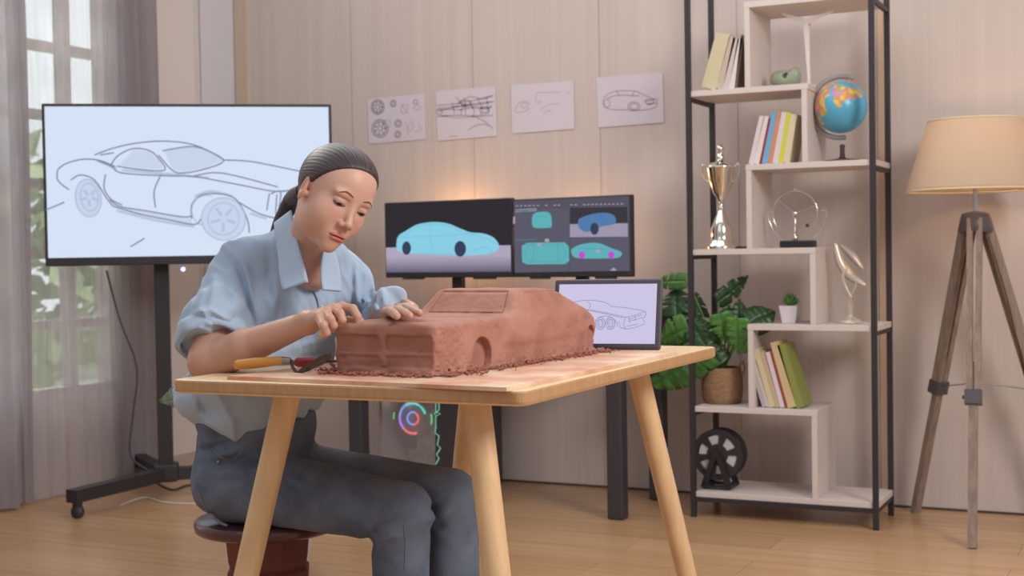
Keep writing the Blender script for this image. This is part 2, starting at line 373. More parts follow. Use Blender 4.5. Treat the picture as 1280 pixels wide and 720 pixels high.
strokes=[[(340,270),(400,248),(480,229),(580,220),(680,229),(750,255),(810,290)],[(810,288),(900,293),(1000,312),(1110,335)],[(210,320),(240,300),(300,285),(360,290),(415,312)],[(208,320),(206,355),(225,378),(250,395)],
[(400,305),(425,272),(480,247),(540,255),(575,288),(592,325),(500,322),(420,310)],[(585,255),(640,245),(700,240),(760,260),(805,292),(740,320),(660,335),(620,325),(570,270)],
[(340,285),(400,310),(440,335),(600,345),(700,348),(850,375),(1000,402),(1080,385)],[(700,345),(800,335),(1000,385)],[(380,340),(375,390),(400,430),(440,450)],[(580,340),(555,400),(560,460)],
[(410,455),(500,482),(600,502),(700,520),(722,500)],[(395,430),(430,455),(520,470),(650,492),(692,490)],[(690,500),(690,450),(725,415),(790,410),(850,430),(890,500),(897,550)],
[(960,470),(970,408)],[(1010,400),(1060,398)],[(997,412),(992,480)],[(975,410),(1010,402),(1003,470)],[(860,440),(930,480),(1000,500)],[(165,468),(232,440)],[(255,360),(290,342),(340,360),(380,420),(410,458)],[(360,270),(410,262)],[(470,600),(520,570)]]
for q in strokes: ribbon(dl,c6(q),P0,NN,.0056,.0006)
for e in (elpx(318,425,46,68,-8),elpx(322,422,32,50,-8),elpx(805,500,80,76,10),elpx(805,500,56,58,10),elpx(745,470,55,55,0,100,290)): ribbon(dl2,c6(e),P0,NN,.006,.0006,2)
for q in ([(590,255),(640,245),(700,240),(760,260),(800,290),(740,316),(660,331),(622,322)],[(430,305),(480,252),(540,258),(572,288),(588,320),(500,318)],[(415,458),(500,484),(600,504),(690,522),(690,500),(600,485),(480,462)]):
    k=MB(); polyplane(k,c6(q),P0,NN,.0003); k.build('sketch_tone',emis('sketch_tone_pale',(200,212,234),1),scr)
k=MB(); polyplane(k,c6(elpx(805,500,78,74,10)[:-1]),P0,NN,.0003); k.build('sketch_tone',emis('sketch_tone_pale',(200,212,234),1),scr)
k=MB(); polyplane(k,c6(elpx(318,425,44,66,-8)[:-1]),P0,NN,.0003); k.build('sketch_tone',emis('sketch_tone_pale',(200,212,234),1),scr)
for cx,cy,r in ((805,500,52),(322,422,36)):
    for k in range(5):
        a=math.radians(72*k+20); ribbon(dl2,c6([(cx+.25*r*math.cos(a),cy+.25*r*math.sin(a)),(cx+r*math.cos(a)*.9,cy+r*math.sin(a)*.9)]),P0,NN,.012,.0006)
for q in ([(440,325),(600,338),(750,352)],[(420,470),(560,505),(700,528)],[(700,420),(760,400),(840,420)],[(350,290),(420,320)],[(900,480),(960,500)]): ribbon(dl2,c6(q),P0,NN,.010,.0005)
dl.build('sketch_lines',emis('sketch_line_dark',(128,140,166),1),scr); dl2.build('sketch_shading',emis('sketch_line_pale',(182,195,220),1),scr)
lp=onplane(229,336.5,P0-NN*.0,NN)+NN*.004; MB().sphere(lp,.009).build('power_light',emis('led_blue',(120,130,255),6),ts)
# stand
sd=thing('rolling_screen_stand','black metal rolling stand carrying the large screen','stand',(0,0,0))
pb=onplane(205,470,P0-tn*.13,tn); pc=Vector((pb.x,pb.y,0))
def S(a,b,z): return pc+td*a+tn*b+Vector((0,0,z))
RM=Matrix.Translation(pc)@Matrix(((td.x,-tn.x,0,0),(td.y,-tn.y,0,0),(0,0,1,0),(0,0,0,1)))
MB().rbox(-.03,.03,-.02,.02,.08,1.5,.004,RM).build('pole',M_black,sd)
MB().rbox(-.2,.45,.0,.045,1.1,1.2,.004,RM).build('mount_bracket',M_black,sd)
for px_,py_ in ((90,650),(330,612),(150,585)):
    q=hit(px_,py_,2,0); d=Vector((q.x-pc.x,q.y-pc.y,0)); L_=d.length; d.normalize()
    k=MB(); k.bar(pc+Vector((0,0,.095)),pc+d*L_+Vector((0,0,.09)),.055,.05); k.build('base_leg',M_black,sd)
    w=MB(); e_=pc+d*(L_-.03); w.bar(e_+Vector((0,0,.07)),e_+Vector((0,0,.045)),.026); w.lathe([(0,-.014),(.024,-.012),(.026,0),(.024,.012),(0,.014)],(e_.x,e_.y,.0265),16,Matrix.Rotation(math.pi/2,3,'X').to_4x4()); w.build('caster',M_dark,sd)
MB().rbox(-.05,.05,-.05,.05,.065,.14,.01,RM).build('base_block',M_black,sd)
def cable(pts,r,col,name,label,cat='cable'):
    return tag(MB().tube(catmull(pts,8),r,8).build(name,mat('cable_'+name+str(col[0]),col,rough=.6)),label,cat)
b=P0-tn*.1
cable([onplane(133,338,b,tn),onplane(150,400,b,tn),onplane(171,460,b,tn),onplane(166,520,b,tn),onplane(163,568,b,tn),onplane(185,588,b,tn),onplane(200,598,b,tn)],.004,(70,66,70),'screen_cable','thin dark cable dangling from the large screen in front of the curtain')
cable([Vector(hit(150,632,2,.004)),Vector(hit(180,622,2,.004)),Vector(hit(205,628,2,.004)),Vector(hit(250,630,2,.004)),Vector(hit(300,627,2,.004)),Vector(hit(380,612,2,.004))],.004,(205,200,192),'floor_cable','white cable lying on the wooden floor behind the stool')
cable([Vector(hit(190,600,2,.004)),Vector(hit(215,612,2,.004)),Vector(hit(240,606,2,.004)),Vector(hit(300,612,2,.004))],.004,(90,80,76),'floor_cable','dark cable lying on the wooden floor beneath the screen stand')

# ================================================================ WORK TABLE
M_beech=mat('beech_wood',(226,190,146),rough=.42,var=.12,vs=5,stretch=(2,14,2))
M_beechtop=mat('beech_top',(232,202,160),rough=.42,var=.09,vs=4,stretch=(14,2,2))
M_edge=mat('beech_edge',(190,148,106),rough=.5,var=.14,vs=12,stretch=(6,6,1))
tb=thing('work_table','light wooden work table with splayed round legs carrying the clay car','table',(-1.43,2.73,0))
tx0,tx1,ty0,ty1=-1.835,-1.035,2.165,3.305
def roundrect(x0,x1,y0,y1,r,n=6):
    o=[]
    for cx,cy,a0 in ((x1-r,y1-r,0),(x0+r,y1-r,90),(x0+r,y0+r,180),(x1-r,y0+r,270)):
        for i in range(n+1):
            a=math.radians(a0+90*i/n); o.append((cx+r*math.cos(a),cy+r*math.sin(a)))
    return o
def slab(polys):
    mb=MB(); n=len(polys[0][0]); vs=[(x,y,z) for p,z in polys for x,y in p]
    mb.add(vs,[(i*n+k,i*n+(k+1)%n,(i+1)*n+(k+1)%n,(i+1)*n+k) for i in range(len(polys)-1) for k in range(n)]+[tuple(range(n))[::-1],tuple(range((len(polys)-1)*n,len(polys)*n))]); return mb
rr=lambda d:roundrect(tx0+d,tx1-d,ty0+d,ty1-d,.022)
tt=slab([(rr(.006),.722),(rr(.001),.726),(rr(0),.730),(rr(0),.746),(rr(.0015),.7492),(rr(.004),.75)]).build('tabletop',[M_beechtop,M_edge],tb)
for p in tt.data.polygons:
    if abs(p.normal.z)<.75: p.material_index=1
for xx,yy,sx,sy in ((-1.662,2.335,-1,-1),(-1.213,2.32,1,-1),(-1.205,3.165,1,1),(-1.66,3.165,-1,1)):
    top=Vector((xx,yy,.7225)); bot=Vector((xx+sx*(.148 if sx<0 else .135),yy+sy*.10,0)); d=(top-bot)
    l=MB().tube([bot,bot+d*.02,bot+d*.5,top-d*.02,top],[.021,.0235,.0265,.0275,.0275],24); l.build('leg',M_beech,tb)
# modelling board
M_board=mat('clay_dusted_plywood',(226,200,172),rough=.7,var=.5,vs=9,col2=(206,146,118))
cb=[(-1.715,2.197),(-1.064,2.152),(-1.045,3.02),(-1.60,3.06)]
mb=MB(); mb.prism(cb,.0075,Matrix.Translation((0,0,.7502)))
tag(mb.build('modelling_board',[M_board]),'thin pale board dusted with red clay, lying on the work table beneath the clay car','board')
# ================================================================ DESK, MONITORS, COMPUTER
dk=thing('computer_desk','black desk against the back wall behind the work table','desk',(-2.4,4.85,0))
MB().rbox(-3.05,-1.79,4.60,5.22,.715,.745,.004).build('desktop',M_black,dk)
for (x,y) in ((-2.99,4.68),(-1.85,4.66),(-1.84,5.08),(-2.99,5.08)): MB().rbox(x-.032,x+.032,y-.032,y+.032,0,.715,.008).build('leg',M_dark,dk)
MB().rbox(-2.95,-1.88,5.06,5.09,.66,.715,.003).build('apron',M_black,dk)
MB().rbox(-3.03,-2.66,4.63,4.785,.42,.50,.004).build('under_shelf',M_dark,dk)
def monitor(lab,a,b,z0,z1,sh,px):
    t=thing('monitor',lab,'monitor',((a.x+b.x)/2,(a.y+b.y)/2,.745),'two monitors on the black desk')
    d=Vector((b.x-a.x,b.y-a.y,0)); w=d.length; d.normalize(); n=Vector((d.y,-d.x,0))
    Mx=Matrix.Translation(Vector((a.x,a.y,z0)))@Matrix(((d.x,-n.x,0,0),(d.y,-n.y,0,0),(0,0,1,0),(0,0,0,1))); h=z1-z0
    MB().rbox(0,w,0,.028,0,h,.004,Mx).rbox(w*.2,w*.8,.028,.05,h*.2,h*.8,.008,Mx).build('housing',M_black,t)
    s=MB(); s.add([Mx@Vector(p) for p in ((.006,-.001,.022),(w-.006,-.001,.022),(w-.006,-.001,h-.006),(.006,-.001,h-.006))],[(0,1,2,3)])
    scr=s.build('display_panel',sh,t)
    c=px; st_=MB(); st_.rbox(c*w-.025,c*w+.025,.05,.08,.745-z0+.01,h*.55,.005,Mx); st_.rbox(c*w-.03,c*w+.03,.03,.07,h*.3,h*.5,.005,Mx); st_.build('stand_neck',M_black,t)
    MB().rbox(c*w-.11,c*w+.11,-.05,.12,.745-z0,.745-z0+.012,.004,Mx).build('stand_base',M_black,t)
    MB().box(w*.14,w*.3,.002,.02,-.008,.0,Mx).build('bottom_clip',M_dark,t); MB().box(w*.7,w*.86,.002,.02,-.008,0,Mx).build('bottom_clip',M_dark,t)
    return t,scr,Mx,n,w,h
a1=hit(481,300,1,4.93); b1=hit(640,300,1,4.86)
t1,scr1,Mx1,n1,w1,h1=monitor('left desk monitor showing a pale blue car on a black and grey background',a1,b1,.896,1.214,emis('screen_black',(50,46,52),1),.52)
b2=hit(789,300,1,4.76); a2=hit(641.5,300,1,4.86)
t2,scr2,Mx2,n2,w2,h2=monitor('right desk monitor showing car modelling software with four views',a2,b2,.896,1.206,emis('screen_slate',(88,84,98),1),.52)
def c7(p): return [(x/3.43+470,y/3.43+230) for x,y in p]
P1=Mx1@Vector((0,-.001,0)); P2=Mx2@Vector((0,-.001,0))
def quadl(Mx,x0,x1,z0,z1,name,m,par,o=.0016): 
    q=MB(); q.add([Mx@Vector(p) for p in ((x0,-o,z0),(x1,-o,z0),(x1,-o,z1),(x0,-o,z1))],[(0,1,2,3)]); return q.build(name,m,par)
# rendered studio floor under the car: screen content graded top to bottom
gm=bpy.data.materials.new('screen_studio_floor'); gm.use_nodes=True; N=gm.node_tree.nodes; L=gm.node_tree.links; N.remove(N['Principled BSDF']); e=N.new('ShaderNodeEmission'); L.new(e.outputs[0],N['Material Output'].inputs[0])
tc=N.new('ShaderNodeTexCoord'); sx=N.new('ShaderNodeSeparateXYZ'); L.new(tc.outputs['Object'],sx.inputs[0]); r=N.new('ShaderNodeMapRange'); r.inputs[1].default_value=.915; r.inputs[2].default_value=1.03; L.new(sx.outputs['Z'],r.inputs[0])
cr=N.new('ShaderNodeValToRGB'); cr.color_ramp.elements[0].color=(*lin((96,90,112)),1); cr.color_ramp.elements[1].color=(*lin((176,166,188)),1); cr.color_ramp.elements[1].position=.6; L.new(r.outputs[0],cr.inputs[0]); L.new(cr.outputs[0],e.inputs[0])
quadl(Mx1,.006,w1-.006,.022,.128,'picture_floor',gm,scr1)
K=MB(); polyplane(K,c7([(88,262),(95,225),(130,200),(180,173),(250,163),(310,170),(360,190),(405,207),(460,212),(505,230),(528,262),(520,285),(480,300),(420,305),(340,306),(180,300),(120,295),(92,285)]),P1,n1,.0012,True); K.build('picture_car',emis('screen_cyan',(138,206,228),1),scr1)
for q in (elpx(132,275,19,29),elpx(362,278,25,34)):
    K=MB(); polyplane(K,c7(q[:-1]),P1,n1,.0018); K.build('picture_wheel',emis('screen_wheel',(56,66,90),1),scr1)
K=MB()
for q in ([(120,225),(180,182),(250,172),(320,182),(370,205)],[(160,298),(330,300)],[(230,172),(235,215),(240,290)],[(95,228),(300,222),(410,215),(520,255)],[(420,285),(470,270),(500,290)]): ribbon(K,c7(q),P1,n1,.002,.0018)
K.build('picture_lines',emis('screen_cyan_dark',(112,180,208),1),scr1)
def poly2(pts,name,m,off=.0012,sm=False):
    k=MB(); polyplane(k,c7(pts),P2,n2,off,sm); return k.build(name,m,scr2)
poly2([(592,108),(828,104),(828,376),(596,380)],'viewport',emis('screen_vp',(92,90,104),1))
poly2([(833,102),(1078,98),(1080,170),(832,172)],'viewport',emis('screen_vp_dark',(62,58,66),1))
poly2([(832,172),(1080,168),(1081,226),(832,228)],'picture_floor',emis('screen_vp_floor',(158,150,172),1),.0014)
poly2([(836,232),(1082,230),(1085,372),(836,376)],'viewport',bpy.data.materials['screen_vp'])
poly2([(870,150),(905,135),(960,124),(1010,128),(1030,150),(1020,172),(960,185),(915,205),(885,200),(868,180)],'picture_car',emis('screen_blue_car',(84,124,170),1),.0018,True)
poly2(elpx(938,192,18,26)[:-1],'picture_wheel',emis('screen_wheel',(56,66,90),1),.0022)
TEAL=emis('screen_teal',(96,176,184),1)
poly2([(672,135),(690,122),(735,120),(752,138),(754,180),(742,188),(684,188),(670,172)],'picture_car',TEAL,.0018,True)
poly2([(626,265),(650,252),(810,250),(828,268),(830,330),(812,343),(650,345),(628,335)],'picture_car',TEAL,.0018)
poly2([(838,280),(870,262),(930,252),(970,258),(1010,275),(1050,290),(1052,308),(1020,318),(870,318),(840,300)],'picture_car',TEAL,.0018,True)
PK=emis('screen_magenta',(190,80,205),1)
for c in ((884,304),(1010,304)): poly2(elpx(c[0],c[1],14,16)[:-1],'picture_wheel',PK,.0024)
K=MB()
for q in ([(650,262),(800,260),(815,295),(800,332),(650,334),(640,300),(650,262)],[(680,262),(675,330)],[(780,262),(785,330)],[(870,275),(1000,280)],[(690,140),(735,140)],[(600,240),(690,238)],[(598,122),(690,110)]): ribbon(K,c7(q),P2,n2,.0018,.0026,sm=False)
K.build('picture_lines',emis('screen_teal_dark',(76,146,158),1),scr2)
K=MB()
for i in range(26): 
    x=600+i*18; 
    if rng.rand()<.7: polyplane(K,c7([(x,92-i*.35),(x+10,92-i*.35),(x+10,96-i*.35),(x,96-i*.35)]),P2,n2,.0012)
for y in (110,118): polyplane(K,c7([(600,y),(690,y-6),(690,y-3),(600,y+3)]),P2,n2,.0016)
for q in ((735,242),(702,260),(954,288)): polyplane(K,c7([(q[0]-9,q[1]-7),(q[0]+9,q[1]-7),(q[0]+9,q[1]+7),(q[0]-9,q[1]+7)]),P2,n2,.003)
polyplane(K,c7([(1005,372),(1020,358),(1035,370)]),P2,n2,.003); polyplane(K,c7([(590,140),(598,140),(598,170),(590,170)]),P2,n2,.003)
K.build('toolbar_marks',emis('screen_grey',(168,162,176),1),scr2)
# computer tower
pcx=thing('computer_tower','black computer tower with a glowing rainbow fan behind its glass side, under the desk','computer',(-2.8,4.93,0))
A=hit(545,600,1,4.80); xL=-2.965; xM=A.x; xR=hit(582,600,1,4.80).x
MB().rbox(xM,xR,4.80,5.14,.012,.47,.006).build('front_block',M_dark,pcx)
cs=MB(); cs.box(xL,xM,4.80,5.14,.012,.03); cs.box(xL,xM,4.80,5.14,.455,.47); cs.box(xL,xM,5.13,5.14,.03,.455); cs.box(xL,xL+.012,4.80,5.14,.03,.455); cs.build('case',mat('case_grey',(176,166,162),rough=.5),pcx)
cm=MB(); cm.box(xL+.02,xM-.01,5.0,5.12,.04,.16); cm.box(xL+.12,xM-.02,4.9,5.1,.17,.30); cm.box(xL+.04,xM-.03,4.95,5.1,.31,.33)
cm.build('inner_components',mat('case_inner',(186,172,164),rough=.6,var=.35,vs=30),pcx)
gp=MB().box(xL+.004,xM,4.794,4.799,.02,.465); gg=mat('tinted_glass',(200,196,200),rough=.05,alpha=.22); gp.build('side_glass',gg,pcx)
fc=onplane(516,523,Vector((0,4.86,0)),Vector((0,-1,0)))
def arcs(c,r,w,a0,a1,col,name='fan_ring'):
    k=MB(); pts=[c+Vector((r*math.cos(math.radians(a)),0,r*math.sin(math.radians(a)))) for a in np.linspace(a0,a1,18)]; k.tube(pts,w,8); k.build(name,emis('led_%d_%d_%d'%col,col,1.5),fan)
fan=MB().lathe([(.0,-.01),(.075,-.01),(.078,0),(.075,.01),(0,.01)],fc+Vector((0,.02,0)),32,Matrix.Rotation(math.pi/2,3,'X').to_4x4()).build('cooling_fan',mat('fan_black',(150,140,142),rough=.5),pcx)
arcs(fc,.063,.0045,60,120,(90,220,225)); arcs(fc,.063,.0045,120,170,(110,160,240)); arcs(fc,.063,.0045,170,225,(170,120,240)); arcs(fc,.063,.0045,225,285,(240,100,110)); 
arcs(fc,.063,.0045,20,55,(70,210,190)); arcs(fc,.026,.004,-80,60,(240,90,90)); arcs(fc,.026,.004,60,280,(110,150,240)); arcs(fc+Vector((.005,0,0)),.085,.003,-15,15,(80,210,120)); arcs(fc-Vector((.01,0,0)),.082,.003,165,185,(90,190,120))
k=MB(); pl=Vector((0,4.797,0)); nn=Vector((0,-1,0))
for i,q in enumerate(([(545,500),(545,515),(551,517),(545,520),(545,535)],[(549,500),(549,512),(543,518)],[(545,535),(544,541),(549,545),(547,556),(551,560),(546,568),(549,573),(545,580)])): ribbon(k,q,pl,nn,.004,.002,sm=False)
k.build('light_strip',emis('led_mint',(130,190,165),1.1),pcx)
# ================================================================ TABLET
tp=hit(690,437,2,.758); tq=hit(822,438,2,.758)
tabd=Vector((tq.x-tp.x,tq.y-tp.y,0)); tabw=.272; tabd.normalize(); tabn=Vector((tabd.y,-tabd.x,0)); org=hit(756,437,2,.758)-tabd*tabw/2
tilt=Matrix.Rotation(math.radians(-14),4,'X')
TB=Matrix.Translation(Vector((org.x,org.y,.7585)))@Matrix(((tabd.x,-tabn.x,0,0),(tabd.y,-tabn.y,0,0),(0,0,1,0),(0,0,0,1)))@tilt
tabh=.176
tt_=thing('drawing_tablet','dark tablet showing a line drawing of a car, standing on the work table','tablet',tuple(org),world=True)
MB().rbox(0,tabw,0,.016,0,tabh,.007,TB,3).build('case',mat('tablet_case',(72,68,78),rough=.4),tt_)
MB().rbox(.11,.16,.0,.09,0,.008,.003,Matrix.Translation(Vector((org.x,org.y,.7585)))@Matrix(((tabd.x,-tabn.x,0,0),(tabd.y,-tabn.y,0,0),(0,0,1,0),(0,0,0,1)))).build('kickstand',M_dark,tt_)
q=MB(); q.add([TB@Vector(p) for p in ((.013,-.0006,.014),(tabw-.013,-.0006,.014),(tabw-.013,-.0006,tabh-.014),(.013,-.0006,tabh-.014))],[(0,1,2,3)]); ds=q.build('display_panel',emis('screen_lilac',(204,198,228),1),tt_)
P3=TB@Vector((0,-.0006,0)); n3=(TB.to_3x3()@Vector((0,-1,0))).normalized()
k=MB()
for q in ([(800,528),(830,512),(870,502),(920,499),(980,507),(1010,525)],[(830,515),(850,532),(905,540),(920,520),(905,503)],[(905,540),(1000,560),(1070,572),(1152,548)],[(1010,525),(1080,532),(1150,546),(1157,560),(1145,580),(1150,600),(1080,622),(1062,605),(1070,572)],[(1085,580),(1140,560)],[(1085,590),(1143,572)],[(1085,570),(1085,592)],[(1110,562),(1112,585)],[(1125,600),(1070,612)],[(900,545),(888,570),(890,600)],[(800,528),(815,540),(850,545),(905,548)],[(920,540),(1000,555),(1060,568)],[(940,590),(960,570),(1000,568),(1030,590),(1035,612)],[(880,560),(940,600)],[(1040,590),(1050,615),(1075,622)]): ribbon(k,c7(q),P3,n3,.0009,.0006)
for c in ((962,598),(1005,598)):
    ribbon(k,c7(elpx(c[0],c[1],20,26)),P3,n3,.0011,.0006,2); ribbon(k,c7(elpx(c[0],c[1],12,17)),P3,n3,.0009,.0006,2)
    for j in range(4): ribbon(k,c7([(c[0]-14+8*j,c[1]-20),(c[0]-6+6*j,c[1]+20)]),P3,n3,.0006,.0006)
k.build('sketch_lines',emis('ink',(96,92,120),1),ds)
# ================================================================ POSTERS
M_paper=mat('paper',(214,205,216),rough=.8); M_pencil=mat('pencil',(174,163,172),rough=.8); M_pencil2=mat('pencil_soft',(192,182,192),rough=.8)
PW=Vector((0,WB-.004,0)); NW=Vector((0,-1,0))
def poster(cor,label):
    Q=[onplane(x,y,PW,NW) for x,y in cor]; mb=MB(); mb.add([q for q in Q]+[q+Vector((0,.0015,0)) for q in Q],[(0,1,2,3),(7,6,5,4),(0,4,5,1),(1,5,6,2),(2,6,7,3),(3,7,4,0)])
    return tag(mb.build('sketch_sheet',M_paper),label,'drawing','drawings pinned to the back wall')
def cp(p): return [(x/3.2+440,y/3.2+80) for x,y in p]
def lines(par,ls,w=.0025,m=None,name='sketch_lines',sm=True):
    k=MB()
    for q in ls: ribbon(k,cp(q),PW,NW,w,.0008,3,sm)
    k.build(name,m or M_pencil,par)
a=poster([(459.5,124),(530.5,117),(532,174),(461,180)],'white sheet with sketched wheels, leftmost of the four drawings on the wall')
ls=[]
for cx,cy,r in ((103,172,26),(112,258,32)):
    ls+= [elpx(cx,cy,r,r*1.1),elpx(cx,cy,r*.75,r*.85)]
    ls+= [[(cx+.2*r*math.cos(t),cy+.2*r*math.sin(t)),(cx+.8*r*math.cos(t),cy+.85*r*math.sin(t))] for t in np.linspace(0,6.28,8)[:-1]]
lines(a,ls,.006); 
ls=[elpx(165,158,11,13),elpx(165,158,6,7),elpx(185,238,13,14),elpx(185,238,7,8),elpx(183,282,12,13),elpx(183,282,6,7),elpx(255,152,9,8)]; lines(a,ls,.006)
lines(a,[elpx(140,240,14,16),elpx(210,180,14,18,20),elpx(235,250,8,20,10),elpx(262,175,14,10),[(265,235),(275,265),(250,270)],[(215,230),(225,285)],[(200,165),(225,200)]],.004,M_pencil2)
a=poster([(544.5,114),(619,108),(621,170),(547,176)],'white sheet with dense sketched car interior, second drawing from the left on the wall')
lines(a,[[(338,165),(400,160),(470,150),(565,125)],[(345,190),(420,170),(490,165),(570,150)],[(340,210),(430,205),(500,210),(565,205)],[(415,130),(440,165),(435,205)],[(420,160),(470,130),(520,140),(560,128)],[(430,185),(480,175),(540,180),(560,165)],[(470,150),(490,190),(480,210)],[(500,135),(520,175),(515,205)],elpx(350,192,12,9),elpx(455,155,22,10),elpx(530,185,20,10),[(440,165),(560,150)],[(465,265),(490,248),(530,240),(550,252)],[(500,215),(540,235),(565,260)],[(390,290),(420,288)],[(340,180),(440,182)]],.0042)
lines(a,[[(345,175),(430,170)],[(350,205),(440,215),(540,200)],[(400,150),(410,200)],[(450,140),(455,205)],[(540,130),(545,200)],[(440,170),(500,172),(560,172)]],.006,M_pencil2)
a=poster([(638.5,106.5),(717,101),(718,161),(640.5,167)],'white sheet with faint small car studies, third drawing from the left on the wall')
lines(a,[[(650,190),(665,160),(690,148),(715,160)],[(655,195),(690,190),(712,175)],[(735,120),(740,155),(760,145)],[(735,115),(830,112)],[(755,185),(780,165),(830,158)],[(765,195),(800,185)],[(860,112),(875,118)],elpx(690,165,14,10)],.004,M_pencil2)
a=poster([(745.5,97),(828,90.5),(830,153),(748,159.5)],'white sheet with one sketched car, rightmost of the four drawings on the wall')
lines(a,[[(1003,150),(1020,122),(1060,108),(1130,108),(1170,125),(1210,140)],[(1003,150),(1010,170),(1040,182),(1100,182)],[(1020,140),(1060,125),(1150,128)],[(1100,182),(1160,185),(1215,172),(1218,140)],elpx(1128,170,24,18),elpx(1128,170,16,12),elpx(1020,158,12,16),[(1175,150),(1215,140)],[(1180,162),(1215,155)],[(1060,110),(1070,130)],[(1130,108),(1120,130)],elpx(1190,150,18,10)],.0035)
# ================================================================ OPEN SHELF UNIT
M_shelf=mat('white_shelf_board',(214,203,198),rough=.5,spec=.3)
bs=thing('shelf_unit','tall black metal shelf unit with staggered white boards against the wall','shelf',(-1.27,4.94,0))
BX0,BX1,BY0,BY1=-1.602,-.934,4.80,5.09
for x in (BX0,BX1):
    for y in (BY0,BY1-.005): MB().box(x-.0095,x+.0095,y-.0095,y+.0095,0,2.3).build('post',M_black,bs)
ZB=dict(A=1.887,B=1.5800,C=1.3003,D=.9953,E=.7192,F=.4135,G=.096)
def shelf(x0,x1,z,): MB().rbox(x0,x1,BY0-.002,BY1,z-.021,z,.0015).build('shelf_board',M_shelf,bs)
xr=BX1-.0095; xl=BX0+.0095; xm=-1.148; xc=-1.378
shelf(xc-.011,xr,ZB['A']); shelf(xl,xm-.010,ZB['B']); shelf(xc-.011,xr+.018,ZB['C']); shelf(xl,xm+.011,ZB['D']); shelf(xc-.011,xr+.018,ZB['E']); shelf(xl,xm+.011,ZB['F']); shelf(xl,xr+.018,ZB['G'])
def divd(x,z0,z1): MB().rbox(x-.010,x+.010,BY0-.001,BY1,z0,z1-.0205,.0015).build('upright_board',M_shelf,bs)
divd(xc,ZB['B'],ZB['A']); divd(xm-.024,ZB['C'],ZB['B']); divd(xc,ZB['D'],ZB['C']); divd(xm,ZB['E'],ZB['D']); divd(xc,ZB['F'],ZB['E']); divd(xm,ZB['G'],ZB['F'])
def rail(x0,x1,y0,y1,z): MB().box(x0,x1,y0,y1,z-.016,z).build('rail',M_black,bs)
rail(xl,xr,BY0-.008,BY0+.006,.0745); rail(xl,xr,BY1-.01,BY1+.002,.0745)
for x,zs in ((BX0,(.0745,.392,.974,1.559,2.2)),(BX1,(.0745,.698,1.279,1.866,2.2))):
    for z in zs: rail(x-.007,x+.007,BY0,BY1,z)
# books
def book(xr_,z,t,h,lean,dep,cov,label,group,pages=(226,216,204),y0=4.83,right=True):
    o=thing('book',label,'book',(xr_,y0,z),group,world=False); s=math.radians(lean)
    # local x: thickness going to -x (right leaning) or +x (left leaning)
    x0,x1=(-t,0) if right else (0,t); R=Matrix.Rotation(s if right else -s,4,'Y'); c=min(.0018,t*.16)
    k=MB(); k.box(x0,x0+c,0,dep,0,h,R).box(x1-c,x1,0,dep,0,h,R).box(x0+c,x1-c,0,c,0,h,R)
    k.build('cover',mat('cover_%d_%d_%d'%cov,cov,rough=.55),o)
    MB().box(x0+c,x1-c,c,dep-.003,.002,h-.003,R).build('pages',mat('pages_%d'%pages[0],pages,rough=.8),o)
    return o
def row(px0,z,items,group,right=True,py=None):
    x=px0
    for i,(t,h,lean,cov,label) in enumerate(items):
        w=t/math.cos(math.radians(lean)) + .0006
        if right: x+=w; book(x,z+.0005,t,h,lean,.13,cov,label,group)
        else: book(x,z+.0005,t,h,lean,.13,cov,label,group,right=False); x+=w
row(-1.568,ZB['B'],[(.056,.208,17,(206,196,160),'thick pale yellow book leaning on the second shelf from the top, leftmost of its row'),(.025,.196,16,(196,180,160),'beige book leaning beside the thick pale yellow book'),
 (.023,.188,13,(206,192,190),'off-white book leaning in the top left row, third from the left'),(.020,.186,11,(222,212,216),'thin white book leaning in the top left row, fourth from the left'),(.010,.196,8,(110,90,76),'thin brown book leaning against the upright board in the top left row')],'books in the top left row')
row(-1.388,ZB['C'],[(.019,.178,14,(218,206,210),'white book leaning leftmost in the row beside the globe'),(.019,.176,13,(224,214,214),'white book leaning second in the row beside the globe, left of the red one'),(.009,.168,12.5,(150,44,56),'thin dark red book in the row beside the globe'),
 (.020,.190,12,(110,168,212),'light blue book in the row beside the globe'),(.017,.192,11.5,(206,140,100),'orange brown book in the row beside the globe'),(.021,.186,11,(214,206,210),'white book between the orange brown and the yellow book, beside the globe'),
 (.015,.184,10.5,(208,206,50),'yellow and black book in the row beside the globe'),(.024,.176,10,(214,202,168),'cream book at the right end of the row beside the globe')],'books in the middle row')
lowrow=[(.014,.190,17,(190,178,186),'thin grey book, leftmost in the bottom row of books'),(.012,.205,17,(206,196,194),'thin white book, second from the left in the bottom row of books'),(.020,.220,16,(214,200,164),'cream book, third from the left in the bottom row of books'),
 (.016,.212,16,(196,176,146),'beige book in the middle of the bottom row of books'),(.016,.208,15,(222,208,216),'pinkish white book in the bottom row of books'),(.010,.215,15,(150,70,66),'thin red-brown book in the bottom row of books'),(.030,.245,15,(208,184,142),'tallest tan book in the bottom row of books'),(.028,.238,17,(140,146,76),'olive green book, rightmost in the bottom row of books')]
row(-1.345,ZB['F'],lowrow,'books in the bottom row',right=False)
